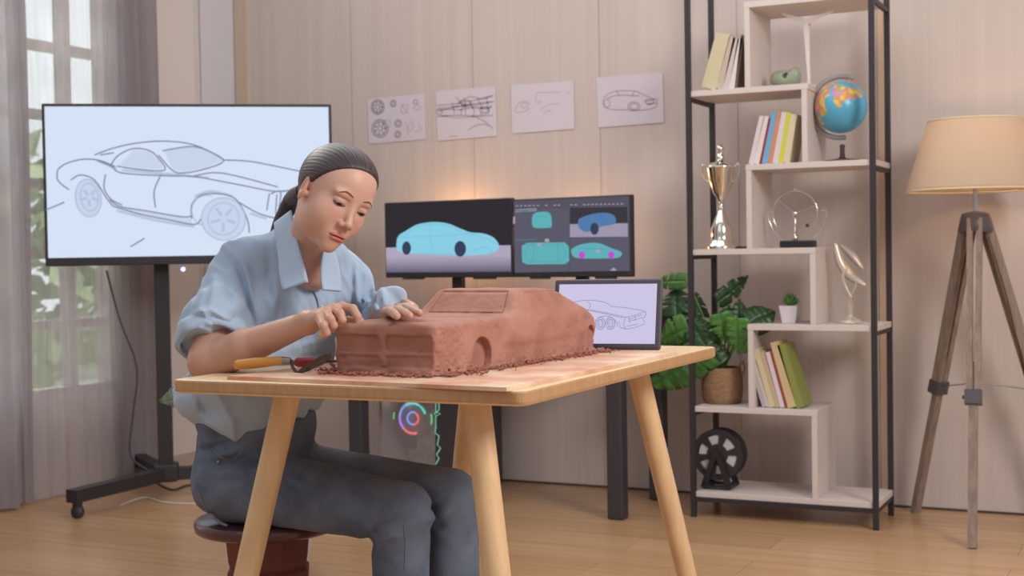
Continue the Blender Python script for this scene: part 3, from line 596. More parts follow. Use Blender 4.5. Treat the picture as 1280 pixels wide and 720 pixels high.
# globe
gc=hit(1051,134,1,4.93); gr=.094
gb=thing('globe','desk globe with light blue oceans on a dark stand, on the shelf beside the books','globe',(gc.x,gc.y,ZB['C']))
gm=mat('globe_map',(88,172,208),rough=.3); N=gm.node_tree.nodes; L=gm.node_tree.links; b=N['Principled BSDF']
tc=N.new('ShaderNodeTexCoord'); mp=N.new('ShaderNodeMapping'); mp.inputs['Location'].default_value=(-gc.x,-gc.y,-gc.z); L.new(tc.outputs['Object'],mp.inputs[0])
n1_=N.new('ShaderNodeTexNoise'); n1_.inputs['Scale'].default_value=11; n1_.inputs['Detail'].default_value=3; L.new(mp.outputs[0],n1_.inputs['Vector'])
dv=N.new('ShaderNodeVectorMath'); dv.operation='DOT_PRODUCT'; dv.inputs[1].default_value=(-7.0,-2.6,6.0); L.new(mp.outputs[0],dv.inputs[0])
ad=N.new('ShaderNodeMath'); ad.operation='MULTIPLY_ADD'; L.new(dv.outputs['Value'],ad.inputs[0]); ad.inputs[1].default_value=.22; L.new(n1_.outputs[0],ad.inputs[2])
st1=N.new('ShaderNodeMath'); st1.operation='GREATER_THAN'; st1.inputs[1].default_value=.56; L.new(ad.outputs[0],st1.inputs[0])
v=N.new('ShaderNodeTexVoronoi'); v.inputs['Scale'].default_value=58; L.new(mp.outputs[0],v.inputs['Vector'])
cr=N.new('ShaderNodeValToRGB'); cr.color_ramp.interpolation='CONSTANT'; e0=cr.color_ramp.elements; e0[0].color=(*lin((224,196,90)),1); e0[1].position=.3; e0[1].color=(*lin((216,140,110)),1)
for p_,c_ in ((.5,(206,130,170)),(.68,(150,180,96)),(.82,(226,170,80))): q=e0.new(p_); q.color=(*lin(c_),1)
sc_=N.new('ShaderNodeSeparateColor'); L.new(v.outputs['Color'],sc_.inputs[0]); L.new(sc_.outputs[0],cr.inputs[0])
mx=N.new('ShaderNodeMix'); mx.data_type='RGBA'; mx.inputs[6].default_value=(*lin((88,172,208)),1); L.new(st1.outputs[0],mx.inputs[0]); L.new(cr.outputs[0],mx.inputs[7]); L.new(mx.outputs[2],b.inputs['Base Color'])
MB().sphere(gc,gr,40,28).build('sphere',gm,gb)
axis=Vector((.35,0,1)).normalized(); side=Vector((1,0,-.35)).normalized()
pts=[Vector(gc)+axis*math.cos(t)*(gr+.016)-side*math.sin(t)*(gr+.016) for t in np.linspace(-.1,math.pi+.5,34)]
MB().tube(pts,.0055,8,flat=1.6).build('meridian_ring',mat('clear_grey_plastic',(150,146,150),rough=.2),gb)
MB().tube([Vector(gc)+axis*(gr-.002),Vector(gc)+axis*(gr+.02)],.004).build('axis_pin',M_steel,gb)
MB().lathe([(.062,.001),(.062,.009),(.02,.014),(.010,.02),(.008,.045),(.010,.062),(.006,.066)],(gc.x+.004,gc.y,ZB['C']),28).build('stand',mat('dark_brown_plastic',(70,54,56),rough=.35),gb)
# trophy
c=hit(902,308,1,4.93); c=Vector((c.x,c.y,ZB['D']+.001))
tr=thing('trophy_cup','tall silver trophy cup with two handles on the shelf, left of the glass ball toy','trophy',tuple(c))
MB().lathe([(.055,0),(.056,.012),(.044,.02),(.040,.05),(.042,.07),(.030,.10),(.018,.13),(.012,.145)],c,36).build('foot',M_chrome,tr)
MB().lathe([(.010,.145),(.017,.15),(.010,.158),(.009,.18),(.016,.188),(.030,.21),(.046,.255),(.054,.30),(.058,.306),(.056,.31)],c,36).build('cup',M_chrome,tr)
MB().lathe([(.056,.31),(.040,.322),(.020,.328),(.012,.335),(.016,.345),(.010,.352),(.007,.36),(.013,.372),(.013,.38),(.006,.39),(0,.394)],c,32).build('lid',M_chrome,tr)
for s in (-1,1):
    MB().tube(catmull([c+Vector((s*x,0,z)) for x,z in ((.045,.25),(.062,.262),(.070,.285),(.072,.31),(.064,.318),(.058,.305))],5),.0035,8).build('handle',M_chrome,tr)
# kinetic ring toy
c=hit(997,308,1,4.93); zt=ZB['D']+.001; c=Vector((c.x,c.y,zt))
kt=thing('kinetic_toy','silver kinetic ring toy with a centre ball on a black base, on the shelf','desk toy',tuple(c))
MB().rbox(c.x-.06,c.x+.065,c.y-.03,c.y+.03,zt,zt+.026,.004).build('base',M_blackg,kt)
kc=c+Vector((-.008,0,.125)); 
MB().tube([kc+Vector((.083*math.cos(t),0,.083*math.sin(t))) for t in np.linspace(math.radians(-35),math.radians(215),40)],.0028,8).build('ring',M_chrome,kt)
MB().sphere(kc,.013,20,14).build('centre_ball',M_chrome,kt)
k=MB(); 
for a in (20,140,260): k.tube([kc,kc+Vector((.078*math.cos(math.radians(a)),0,.078*math.sin(math.radians(a))))],.0012,6)
k.build('spoke',M_chrome,kt)
MB().sphere(kc+Vector((.045,0,-.045)),.007,14,10).build('weight',M_dark,kt)
MB().sphere(kc+Vector((.0,0,.09)),.006,14,10).build('finial',M_chrome,kt)
for s in (-1,1): MB().tube(catmull([c+Vector((s*x,0,z)) for x,z in ((.055,.03),(.085,.06),(.105,.10),(.108,.135))],5),.0028,8).tube([c+Vector((s*.108,0,.135)),c+Vector((s*.088,0,.133))],.002,6).build('arm',M_chrome,kt)
MB().lathe([(.008,.026),(.010,.03),(.008,.05),(.004,.052),(.0025,.112)],(c.x-.008,c.y,zt),16).build('spindle',M_chrome,kt)
# small dark box beside the cup
q=hit(925,308,1,4.97); tag(MB().rbox(q.x-.02,q.x+.022,4.95,4.99,ZB['D'],ZB['D']+.009,.002).build('card_case',M_black),'small flat black case lying between the silver cup and the upright board','case')
# wind turbine model
c=hit(1010,106,1,4.92); zt=ZB['B']+.001; c=Vector((-1.186,4.93,zt))
wt=thing('wind_turbine_model','white model wind turbine with three blades on the upper shelf','model',tuple(c))
M_whitep=mat('white_plastic',(222,212,208),rough=.4)
hub=Vector(onplane(1009,28,Vector((0,4.9,0)),Vector((0,-1,0)))); 
MB().lathe([(.028,0),(.028,.004),(.008,.008),(.0065,.05),(.0045,hub.z-zt-.004)],c,20).build('tower',M_whitep,wt)
MB().rbox(c.x-.007,c.x+.007,hub.y-.004,c.y+.015,hub.z-.007,hub.z+.007,.003).build('nacelle',M_whitep,wt)
for ex,ey in ((977,17),(1043,13),(1011,98)):
    e=onplane(ex,ey,Vector((0,4.898,0)),Vector((0,-1,0))); h_=Vector((c.x,4.898,hub.z)); d=(e-h_); s_=d.cross(Vector((0,1,0))).normalized()
    k=MB(); w_=[.005,.0095,.0075,.005,.002]; pts=[h_+d*t for t in (0,.15,.45,.8,1)]
    vs=[]; 
    for p_,w in zip(pts,w_): vs+=[p_-s_*w+Vector((0,-.002,0)),p_+s_*w,p_+s_*w*.2+Vector((0,.004,0))]
    k.add(vs,[(3*i+j,3*i+(j+1)%3,3*i+3+(j+1)%3,3*i+3+j) for i in range(4) for j in range(3)]+[(0,2,1),(12,13,14)]); k.build('blade',M_whitep,wt)
# green ceramic figure
c=hit(982,104,1,4.93); cc=(c.x,4.93,ZB['B'])
def cer(X,Y,Z):
    a=ell(X,Y,Z,(cc[0],cc[1],cc[2]+.032),(.055,.04,.034)); b=ell(X,Y,Z,(cc[0]+.038,cc[1]-.01,cc[2]+.052),(.020,.022,.024))
    d=smin(a,b,.02); d=smin(d,ell(X,Y,Z,(cc[0]-.03,cc[1],cc[2]+.045),(.022,.022,.022)),.02)
    d=smax(d,-(np.sqrt((X-cc[0]-.006)**2+(Z-cc[2]-.045)**2)-.010),.006); d=smax(d,cc[2]+.0015-Z,.003); return d
tag(npmesh('ceramic_frog',[snet(cer,(cc[0]-.07,cc[1]-.06,cc[2]-.01),(cc[0]+.07,cc[1]+.06,cc[2]+.09),.004)],mat('green_glaze',(148,158,134),rough=.35)),'small pale green ceramic figure with a round hole on the upper shelf','ornament')
# white dancing figure (award) with a curved wing
c=hit(1063,404,1,4.93); zt=ZB['E']+.001; c=Vector((c.x,4.93,zt))
aw=thing('wing_award','cream award statuette with a slanting feather wing on a round foot, on the shelf','award',tuple(c))
M_pearl=mat('pearl_metal',(226,212,198),rough=.25,metal=.4)
MB().lathe([(.044,0),(.044,.006),(.03,.014),(.012,.022),(.009,.03),(.011,.06),(.010,.10),(.014,.105)],c,28).build('foot',M_pearl,aw)
PL=Vector((0,4.92,0)); PN=Vector((0,-1,0))
def pp(l,dy=0): return [onplane(x,y,PL,PN)+Vector((0,dy,0)) for x,y in l]
MB().tube(catmull(pp([(1064,372),(1056,356),(1054,344),(1058,336)]),5),[.007]*15+[.006],8).build('body',M_pearl,aw)
MB().tube(catmull(pp([(1062,372),(1069,360),(1070,350)]),5),.004,8).build('arm',M_pearl,aw)
def feather(l,w,dy,nm,m):
    P=catmull(pp(l,dy),6); n=len(P); vs=[]
    for i,p in enumerate(P):
        t=(P[min(i+1,n-1)]-P[max(i-1,0)]).normalized(); s_=t.cross(Vector((0,1,0))).normalized(); ww=w*math.sin(math.pi*(.08+.9*i/(n-1)))**.7
        vs+=[p-s_*ww,p-s_*ww*.3+Vector((0,-.006,0)),p+s_*ww,p+Vector((0,.004,0))]
    MB().add(vs,[(4*i+j,4*i+(j+1)%4,4*i+4+(j+1)%4,4*i+4+j) for i in range(n-1) for j in range(4)]+[(0,3,2,1),tuple(range(4*n-4,4*n))],True).build(nm,m,aw)
feather([(1044,304),(1051,328),(1063,345),(1083,357)],.019,0,'wing',M_pearl); feather([(1049,306),(1060,316),(1069,326),(1078,337)],.014,.02,'wing',mat('pearl_shade',(206,192,186),rough=.3,metal=.3))
# filament spool on its holder
c=hit(900,567,1,4.90); zt=ZB['G']; 
spl=thing('filament_spool','black spool reel on an A-shaped holder on the lowest shelf','spool',(c.x,4.9,zt))
R90=Matrix.Rotation(math.pi/2,4,'X')
def disc(y,r):
    k=MB(); n=60; sp_=6; rings=[r,r*.93,r*.80,r*.42,r*.36,r*.10]
    vs=[];
    for dy in (0,.004):
        for R_ in rings:
            for i in range(n): a=2*math.pi*i/n; vs.append((c.x+R_*math.cos(a),y+dy,c.z+R_*math.sin(a)))
    def id(l,j,i): return l*len(rings)*n+j*n+i%n
    fs=[]
    for j in range(5):
        for i in range(n):
            if j==2 and (i%(n//sp_))>3: continue
            fs.append((id(0,j,i),id(0,j,i+1),id(0,j+1,i+1),id(0,j+1,i))); fs.append((id(1,j,i),id(1,j+1,i),id(1,j+1,i+1),id(1,j,i+1)))
    for i in range(n): fs.append((id(0,0,i),id(1,0,i),id(1,0,i+1),id(0,0,i+1)))
    k.add(vs,fs); return k
disc(4.865,.096).build('flange',M_black,spl); disc(4.93,.096).build('flange',M_black,spl)
k=MB(); k.lathe([(.072,0),(.072,.058)],(c.x,4.928,c.z),40,R90); k.build('hub',mat('spool_white',(206,200,200),rough=.5),spl)
for y in (4.852,4.945):
    k=MB()
    for s in (-1,1): k.bar((c.x+s*.008,y,c.z),(c.x+s*.050,y,zt+.008),.022,.008,(0,1,0)); 
    k.bar((c.x-.058,y,zt+.011),(c.x+.058,y,zt+.011),.008,.020,(0,1,0)); k.lathe([(.016,-.006),(.016,.006)],(c.x,y,c.z),20,R90); k.build('holder_frame',M_blackg,spl)
k=MB(); 
for s in (-1,1): k.bar((c.x+s*.045,4.85,zt+.012),(c.x+s*.045,4.947,zt+.012),.02,.014)
k.build('foot_bar',M_black,spl)
# small potted succulent
c=hit(988,404,1,4.91); zt=ZB['E']+.001; c=Vector((c.x,4.91,zt))
ps=thing('potted_succulent','small green plant in a white square pot on the shelf','plant',tuple(c))
k=MB(); 
prof=[(.026,0),(.037,.064),(.033,.064),(.030,.052)]
k.lathe([(r*1.30,z) for r,z in prof],c,4,Matrix.Rotation(math.pi/4,4,'Z'),False); k.build('pot',mat('white_ceramic',(222,216,226),rough=.3),ps)
M_suc=mat('succulent_green',(100,160,70),rough=.5,var=.35,vs=40)
for i in range(34):
    a=2.4*i; e=.25+.9*(i/34); ln=.045+.02*rng.rand(); b0=c+Vector((0,0,.054)); d=Vector((math.cos(a)*math.cos(e*1.0+.35),math.sin(a)*math.cos(e+.35),math.sin(e+.35)))
    p1=b0+d*ln*.5+Vector((0,0,.004)); p2=b0+d*ln
    k=MB().tube([b0,p1,p2],[.004,.0085,.0015],8,flat=.35); k.build('leaf',M_suc,ps)
# monstera
M_leaf=mat('monstera_leaf',(58,106,50),rough=.38,var=.45,vs=9,col2=(84,134,62)); M_leafd=mat('monstera_leaf_dark',(44,82,42),rough=.4,var=.35,vs=9)
def leafmesh(size,Mx,cuts=5,curl=.25,wide=.8):
    # outline of one half as (y along midrib, x outward), notched like a split leaf
    half=[]
    n=64
    for i in range(n+1):
        t=i/n; y=-.18*math.sin(math.pi*min(1,t*2.2))*(1 if t<.4545 else 0)+t
        x=wide*.60*math.sin(math.pi*min(1,t**.70))**.95
        if cuts and .2<t<.9:
            ph=((t-.2)/.7*cuts)%1
            if ph>.84: x*=.42
        half.append((x,y))
    vs=[];m=3
    for i in range(n+1):
        x,y=half[i]; yb=i/n
        for s in (-1,1):
            for j in range(m+1):
                u=j/m; X=s*x*u; Y=yb+(y-yb)*u
                vs.append(Mx@Vector((X*size,Y*size,size*(-curl*abs(X)**1.5*1.2-curl*.9*(Y-.3)**2+.02*math.sin(Y*30)*u))))
    fs=[]
    w=2*(m+1)
    for i in range(n):
        for s in range(2):
            for j in range(m):
                a=i*w+s*(m+1)+j; q=(a,a+1,a+w+1,a+w); fs.append(q if s else q[::-1])
    return MB().add(vs,fs,True)
def plant_leaf(par,px,py,y,size,rot,tiltx,roll,root,m,cuts=5,wide=.8):
    p=hit(px,py,1,y)      # leaf base where the stalk joins
    view=(CAM-Vector(p)).normalized()
    ly=Matrix.Rotation(math.radians(rot),3,view)@Vector((0,0,1)); ly=(ly-view*ly.dot(view)).normalized()
    nz=(view+ly*math.tan(math.radians(tiltx))).normalized(); nz=Matrix.Rotation(math.radians(roll),3,ly)@nz; ly=(ly-nz*ly.dot(nz)).normalized(); lx=ly.cross(nz)
    Mx=Matrix((( lx.x,ly.x,nz.x,p[0]),(lx.y,ly.y,nz.y,p[1]),(lx.z,ly.z,nz.z,p[2]),(0,0,0,1)))
    lf=leafmesh(size,Mx,cuts,wide=wide).build('leaf',m,par,solid=.0012)
    r=Vector(root); mid=(r+Vector(p))/2+Vector((0,0,.03))+(Vector(p)-r)*.05
    MB().tube(catmull([r,mid,p],6),[.0035]*6+[.0028]*6+[.002],6).build('stalk',mat('stalk_green',(96,128,66),rough=.5),par)
c=hit(903,503,1,4.93); zt=ZB['F']+.001; c=Vector((c.x,4.93,zt))
mo=thing('monstera_plant','monstera plant with split green leaves in a woven straw basket on the shelf','plant',tuple(c))
M_bask=mat('woven_straw',(176,138,104),rough=.85,var=.35,vs=60,stretch=(1,1,4),bump=.6,bs=90)
k=MB(); n=72; vs=[];prof=[(.066,0),(.074,.02),(.077,.07),(.074,.11),(.068,.135),(.062,.135),(.062,.11)]
rows=28; 
def pr(t):
    t*=(len(prof)-3); i=min(int(t),len(prof)-4); u=t-i; return tuple(prof[i][q]*(1-u)+prof[i+1][q]*u for q in (0,1))
for j in range(rows+1):
    r,z=pr(j/rows)
    for i in range(n): a=2*math.pi*i/n; rr_=r+.0022*math.cos(i*math.pi/2+ (j%2)*math.pi); vs.append((c.x+rr_*math.cos(a),c.y+rr_*math.sin(a),c.z+z))
k.add(vs,[(j*n+i,j*n+(i+1)%n,(j+1)*n+(i+1)%n,(j+1)*n+i) for j in range(rows) for i in range(n)]+[tuple(range(n))[::-1]],True); bk=k.build('basket',M_bask,mo)
for s in (-1,1): MB().tube(catmull([c+Vector((s*.073,0,.10)),c+Vector((s*.088,0,.13)),c+Vector((s*.080,0,.158)),c+Vector((s*.066,0,.135))],5),.004,8).build('basket_handle',M_bask,mo)
MB().lathe([(.064,.112),(0,.118)],c,24).build('soil',mat('soil',(70,54,44),rough=.95),mo)
rt=c+Vector((0,0,.115))
def leaf2(b,t,y,wd,m_,cu,ti=20,rl=0):
    B=Vector(hit(b[0],b[1],1,y)); T=Vector(hit(t[0],t[1],1,y)); size=(T-B).length*1.12
    view=(CAM-B).normalized(); d=T-B; d=(d-view*d.dot(view)).normalized(); up=Vector((0,0,1)); up=(up-view*up.dot(view)).normalized(); rt_=up.cross(view)
    ang_=math.degrees(math.atan2(-d.dot(rt_),d.dot(up)))
    plant_leaf(mo,b[0],b[1],y,size,ang_,ti,rl,rt,m_,cu,wd)
M_leafm=mat('monstera_leaf_mid',(66,122,58),rough=.38,var=.4,vs=9,col2=(88,140,66))
for q in (((898,377),(942,352),4.90,.36,M_leafd,3,25,20),((937,404),(966,386),4.86,.85,M_leafd,0,20,-15),((926,404),(930,374),4.90,.60,M_leafd,2,20,25),((911,402),(911,381),4.91,1.0,M_leafd,1),
  ((901,392),(911,428),4.84,.62,M_leafm,3,20,-10),((921,398),(919,441),4.83,.58,M_leafm,4,15,15),((858,351),(812,347),4.93,.34,M_leaf,2,35,10),((846,395),(843,360),4.94,1.0,M_leafd,3,15,-10),
  ((868,414),(879,366),4.93,.60,M_leafd,3,20,20),((884,432),(866,396),4.88,.80,M_leafd,3,15,10),((860,410),(824,426),4.88,.75,M_leaf,3,25,0),((874,446),(811,477),4.85,.50,M_leaf,5,20,10),((888,446),(864,472),4.84,.65,M_leaf,3,20,-10),
  ((902,454),(880,424),4.87,.70,M_leafd,3,15,10),((936,422),(924,442),4.85,.85,M_leafm,2),((857,400),(836,382),4.95,.8,M_leafd,3),((846,432),(822,440),4.92,.8,M_leaf,3),((892,420),(872,440),4.9,.8,M_leafd,3),((853,428),(858,455),4.9,.8,M_leafd,3)): leaf2(*q)
# plant behind the seated person
c=Vector(hit(352,700,2,.0)); b=W(352,560,4.25); c=Vector((b.x,b.y,0))
fp=thing('floor_plant','green leafy plant whose leaf shows between the stand pole and the seated person','plant',tuple(c))
MB().lathe([(.07,0),(.10,.16),(.092,.16),(.09,.13),(0,.13)],c,28).build('pot',mat('white_ceramic',(222,216,226)),fp)
def leaf_w(px,py,d,size,rot,m,cuts,wide,ti=30,rl=0):
    p=W(px,py,d); view=(CAM-p).normalized(); ly=Matrix.Rotation(math.radians(rot),3,view)@Vector((0,0,1)); ly=(ly-view*ly.dot(view)).normalized()
    nz=(view+ly*math.tan(math.radians(ti))).normalized(); nz=Matrix.Rotation(math.radians(rl),3,ly)@nz; ly=(ly-nz*ly.dot(nz)).normalized(); lx=ly.cross(nz)
    Mx=Matrix((( lx.x,ly.x,nz.x,p[0]),(lx.y,ly.y,nz.y,p[1]),(lx.z,ly.z,nz.z,p[2]),(0,0,0,1)))
    leafmesh(size,Mx,cuts,wide=wide).build('leaf',m,fp,solid=.0012)
    r=c+Vector((0,0,.13)); MB().tube(catmull([r,(r+p)/2+Vector((0,0,.08)),p],6),.003,6).build('stalk',mat('stalk_green',(96,128,66)),fp)
leaf_w(232,486,4.2,.10,88,M_leaf,3,.5,30,40); leaf_w(240,492,4.15,.10,112,mat('pale_leaf',(120,140,124),rough=.4),3,.7,10,-30); leaf_w(270,500,4.25,.10,60,M_leaf,3,.6); leaf_w(330,500,4.3,.11,0,M_leaf,3,.7)
# ================================================================ FLOOR LAMP
M_driftw=mat('greyed_wood',(152,132,120),rough=.7,var=.3,vs=10,stretch=(8,8,1)); M_collar=mat('dark_metal_collar',(84,80,86),rough=.4)
la=thing('floor_lamp','floor lamp with cream cone shade on a grey wooden tripod, at the right edge','lamp',(-.61,4.95,0))
ap=Vector((-.613,4.95,1.085)); feet=[Vector((-.59,4.625,0)),Vector((-.86,5.16,0)),Vector((-.30,5.12,0))]
for f in feet:
    d=(f-ap).normalized(); o_=Vector((f.x-ap.x,f.y-ap.y,0)).normalized()*.030; tp_=ap+o_
    k=MB(); sd_=d.cross(Vector((0,0,1))).normalized()
    mid=tp_+(f-tp_)*.555
    for s in (-1,1): k.bar(tp_+sd_*s*.016,mid+sd_*s*.013,.020,.034,tuple(sd_.cross(d)))
    k.bar(mid-d*.12,f,.030,.024,tuple(sd_.cross(d))); lg=k.build('leg',M_driftw,la)
    k=MB(); k.bar(mid-d*.024,mid+d*.024,.056,.044,tuple(sd_.cross(d))); k.tube([mid+sd_*.02,mid+sd_*.036],.006,8); k.build('clamp',M_collar,lg)
    k=MB(); k.tube([mid,Vector((ap.x,ap.y,mid.z+.03))],.0025,6); k.build('brace',M_steel,la)
MB().lathe([(.056,-.045),(.060,-.04),(.046,.018),(.034,.024),(.010,.028)],ap,20).build('hub',M_collar,la)
MB().tube([ap+Vector((0,0,.02)),ap+Vector((0,0,.14))],.008,12).tube([ap+Vector((0,0,.13)),ap+Vector((0,0,.17))],.017,12).build('stem',M_steel,la)
shm=bpy.data.materials.new('lamp_shade_cloth'); shm.use_nodes=True; N=shm.node_tree.nodes; L=shm.node_tree.links; N.remove(N['Principled BSDF'])
d_=N.new('ShaderNodeBsdfDiffuse'); d_.inputs[0].default_value=(*lin((224,208,188)),1); t_=N.new('ShaderNodeBsdfTranslucent'); t_.inputs[0].default_value=(*lin((226,208,188)),1); a_=N.new('ShaderNodeMixShader'); a_.inputs[0].default_value=.45
L.new(d_.outputs[0],a_.inputs[1]); L.new(t_.outputs[0],a_.inputs[2]); L.new(a_.outputs[0],N['Material Output'].inputs[0])
k=MB(); k.v=[]; n=56
prof=[(.231,1.185),(.2285,1.197),(.158,1.425),(.156,1.43)]
vs=[(ap.x+r*math.cos(2*math.pi*i/n),ap.y+r*math.sin(2*math.pi*i/n),z) for r,z in prof for i in range(n)]
k.add(vs,[(j*n+i,j*n+(i+1)%n,(j+1)*n+(i+1)%n,(j+1)*n+i) for j in range(3) for i in range(n)],True); sh_=k.build('shade',shm,la,solid=.002)
for r,z in ((.231,1.186),(.157,1.428)): MB().tube([(ap.x+r*math.cos(a),ap.y+r*math.sin(a),z) for a in np.linspace(0,2*math.pi,50)],.0035,8).build('hem',mat('cream_hem',(226,204,168),rough=.7),sh_)
k=MB()
for a in (0,120,240): k.tube([(ap.x,ap.y,1.25),(ap.x+.213*math.cos(math.radians(a)),ap.y+.213*math.sin(math.radians(a)),1.25)],.0018,6)
k.build('shade_ring',M_steel,la)
MB().sphere((ap.x,ap.y,1.285),.028,18,12).build('bulb',emis('bulb_glow',(255,224,184),1.2),la)
k=MB().tube(catmull([ap+Vector((.03,-.03,.0)),hit(1240,310,1,4.92),hit(1258,370,1,4.95),hit(1272,430,1,5.0),hit(1290,520,1,5.1),hit(1300,640,1,5.18)],6),.003,8); k.build('cord',mat('brown_cord',(96,70,62)),la)
# ================================================================ STOOL
M_seat=mat('maroon_lacquer',(88,52,56),rough=.28,var=.2,vs=6,coat=.3); M_ped=mat('red_brown_wood',(120,60,50),rough=.5,var=.3,vs=10)
c=Vector((-1.905,2.58,0)); 
so=thing('stool','dark maroon round stool with a carved red-brown pedestal, under the seated person','stool',tuple(c))
MB().lathe([(.10,.355),(.160,.358),(.168,.364),(.170,.376),(.168,.385),(.160,.389),(0,.389)],c,48).build('seat',M_seat,so)
RZ=Matrix.Rotation(math.radians(10),4,'Z')
MB().lathe([(.098,.355),(.102,.345),(.097,.29),(.092,.275)],c,8,RZ,False).build('pedestal_block',M_ped,so)
MB().lathe([(.092,.275),(.100,.266),(.098,.20),(.088,.185)],c,8,RZ,False).build('pedestal_block',M_ped,so)
MB().lathe([(.088,.185),(.102,.176),(.106,.10),(.098,.085)],c,8,RZ,False).build('pedestal_block',M_ped,so)
MB().lathe([(.098,.085),(.125,.07),(.150,.03),(.152,0)],c,8,RZ,False).build('foot',M_ped,so)
# ================================================================ TOOLS ON THE BOARD
M_han=mat('yellow_handle',(206,142,62),rough=.4,var=.15,vs=10,stretch=(2,2,2)); M_rust=mat('clay_stained_steel',(92,66,56),rough=.5,metal=.3,var=.4,vs=60)
a=hit(293,457,1,2.26)
A0=W(297,456,2.80); A1=W(353,450.5,2.80)
t=thing('scraper','wooden handled scraper with clay stained cranked blade, lying on the board','tool',(A0.x,A0.y,.758))
d=(A1-A0)
MB().tube([A0-d*.09,A0-d*.07,A0,A0+d*.4,A0+d*.85,A1],[.003,.008,.0105,.0112,.0095,.0085],18).build('handle',M_han,t)
B1=W(363,451,2.80); MB().tube([A1,B1],[.008,.007],14).build('ferrule',mat('worn_steel',(150,140,136),rough=.4,metal=.7),t)
B2=W(366,459,2.79);B3=W(373,465.5,2.78);B4=W(384,461,2.76);B5=W(414,444,2.72)
MB().tube(catmull([B1,W(365,452,2.80),B2,B3,B4],5),.0035,8).build('shank',M_rust,t)
k=MB(); dd=(B5-B3).normalized(); s_=dd.cross(Vector((0,-1,.25))).normalized(); nn_=s_.cross(dd)
vs=[]; 
for u,w in ((0,.003),(.25,.0075),(.8,.009),(1,.004)):
    p=B3+(B5-B3)*u
    for q_ in (-1,1): vs+=[p+s_*w+nn_*.0012*q_,p-s_*w+nn_*.0012*q_]
k.add(vs,[f for i in range(3) for f in ((4*i,4*i+1,4*i+5,4*i+4),(4*i+3,4*i+2,4*i+6,4*i+7),(4*i,4*i+4,4*i+6,4*i+2),(4*i+1,4*i+3,4*i+7,4*i+5))]+[(0,2,3,1),(12,13,15,14)]); k.build('blade',M_rust,t)
A0=W(369,453,2.95);A1=W(402,452,2.90)
t=thing('sculpting_tool','red handled sculpting tool lying on the board behind the scraper','tool',(A0.x,A0.y,.758))
MB().tube([A0,A0*.9+A1*.1,A0*.5+A1*.5,A1],[.006,.0105,.0105,.008],16).build('handle',mat('red_handle',(168,44,58),rough=.4),t)
MB().tube([A1,A1+(A1-A0)*.6],[.004,.002],10).build('shank',M_rust,t)
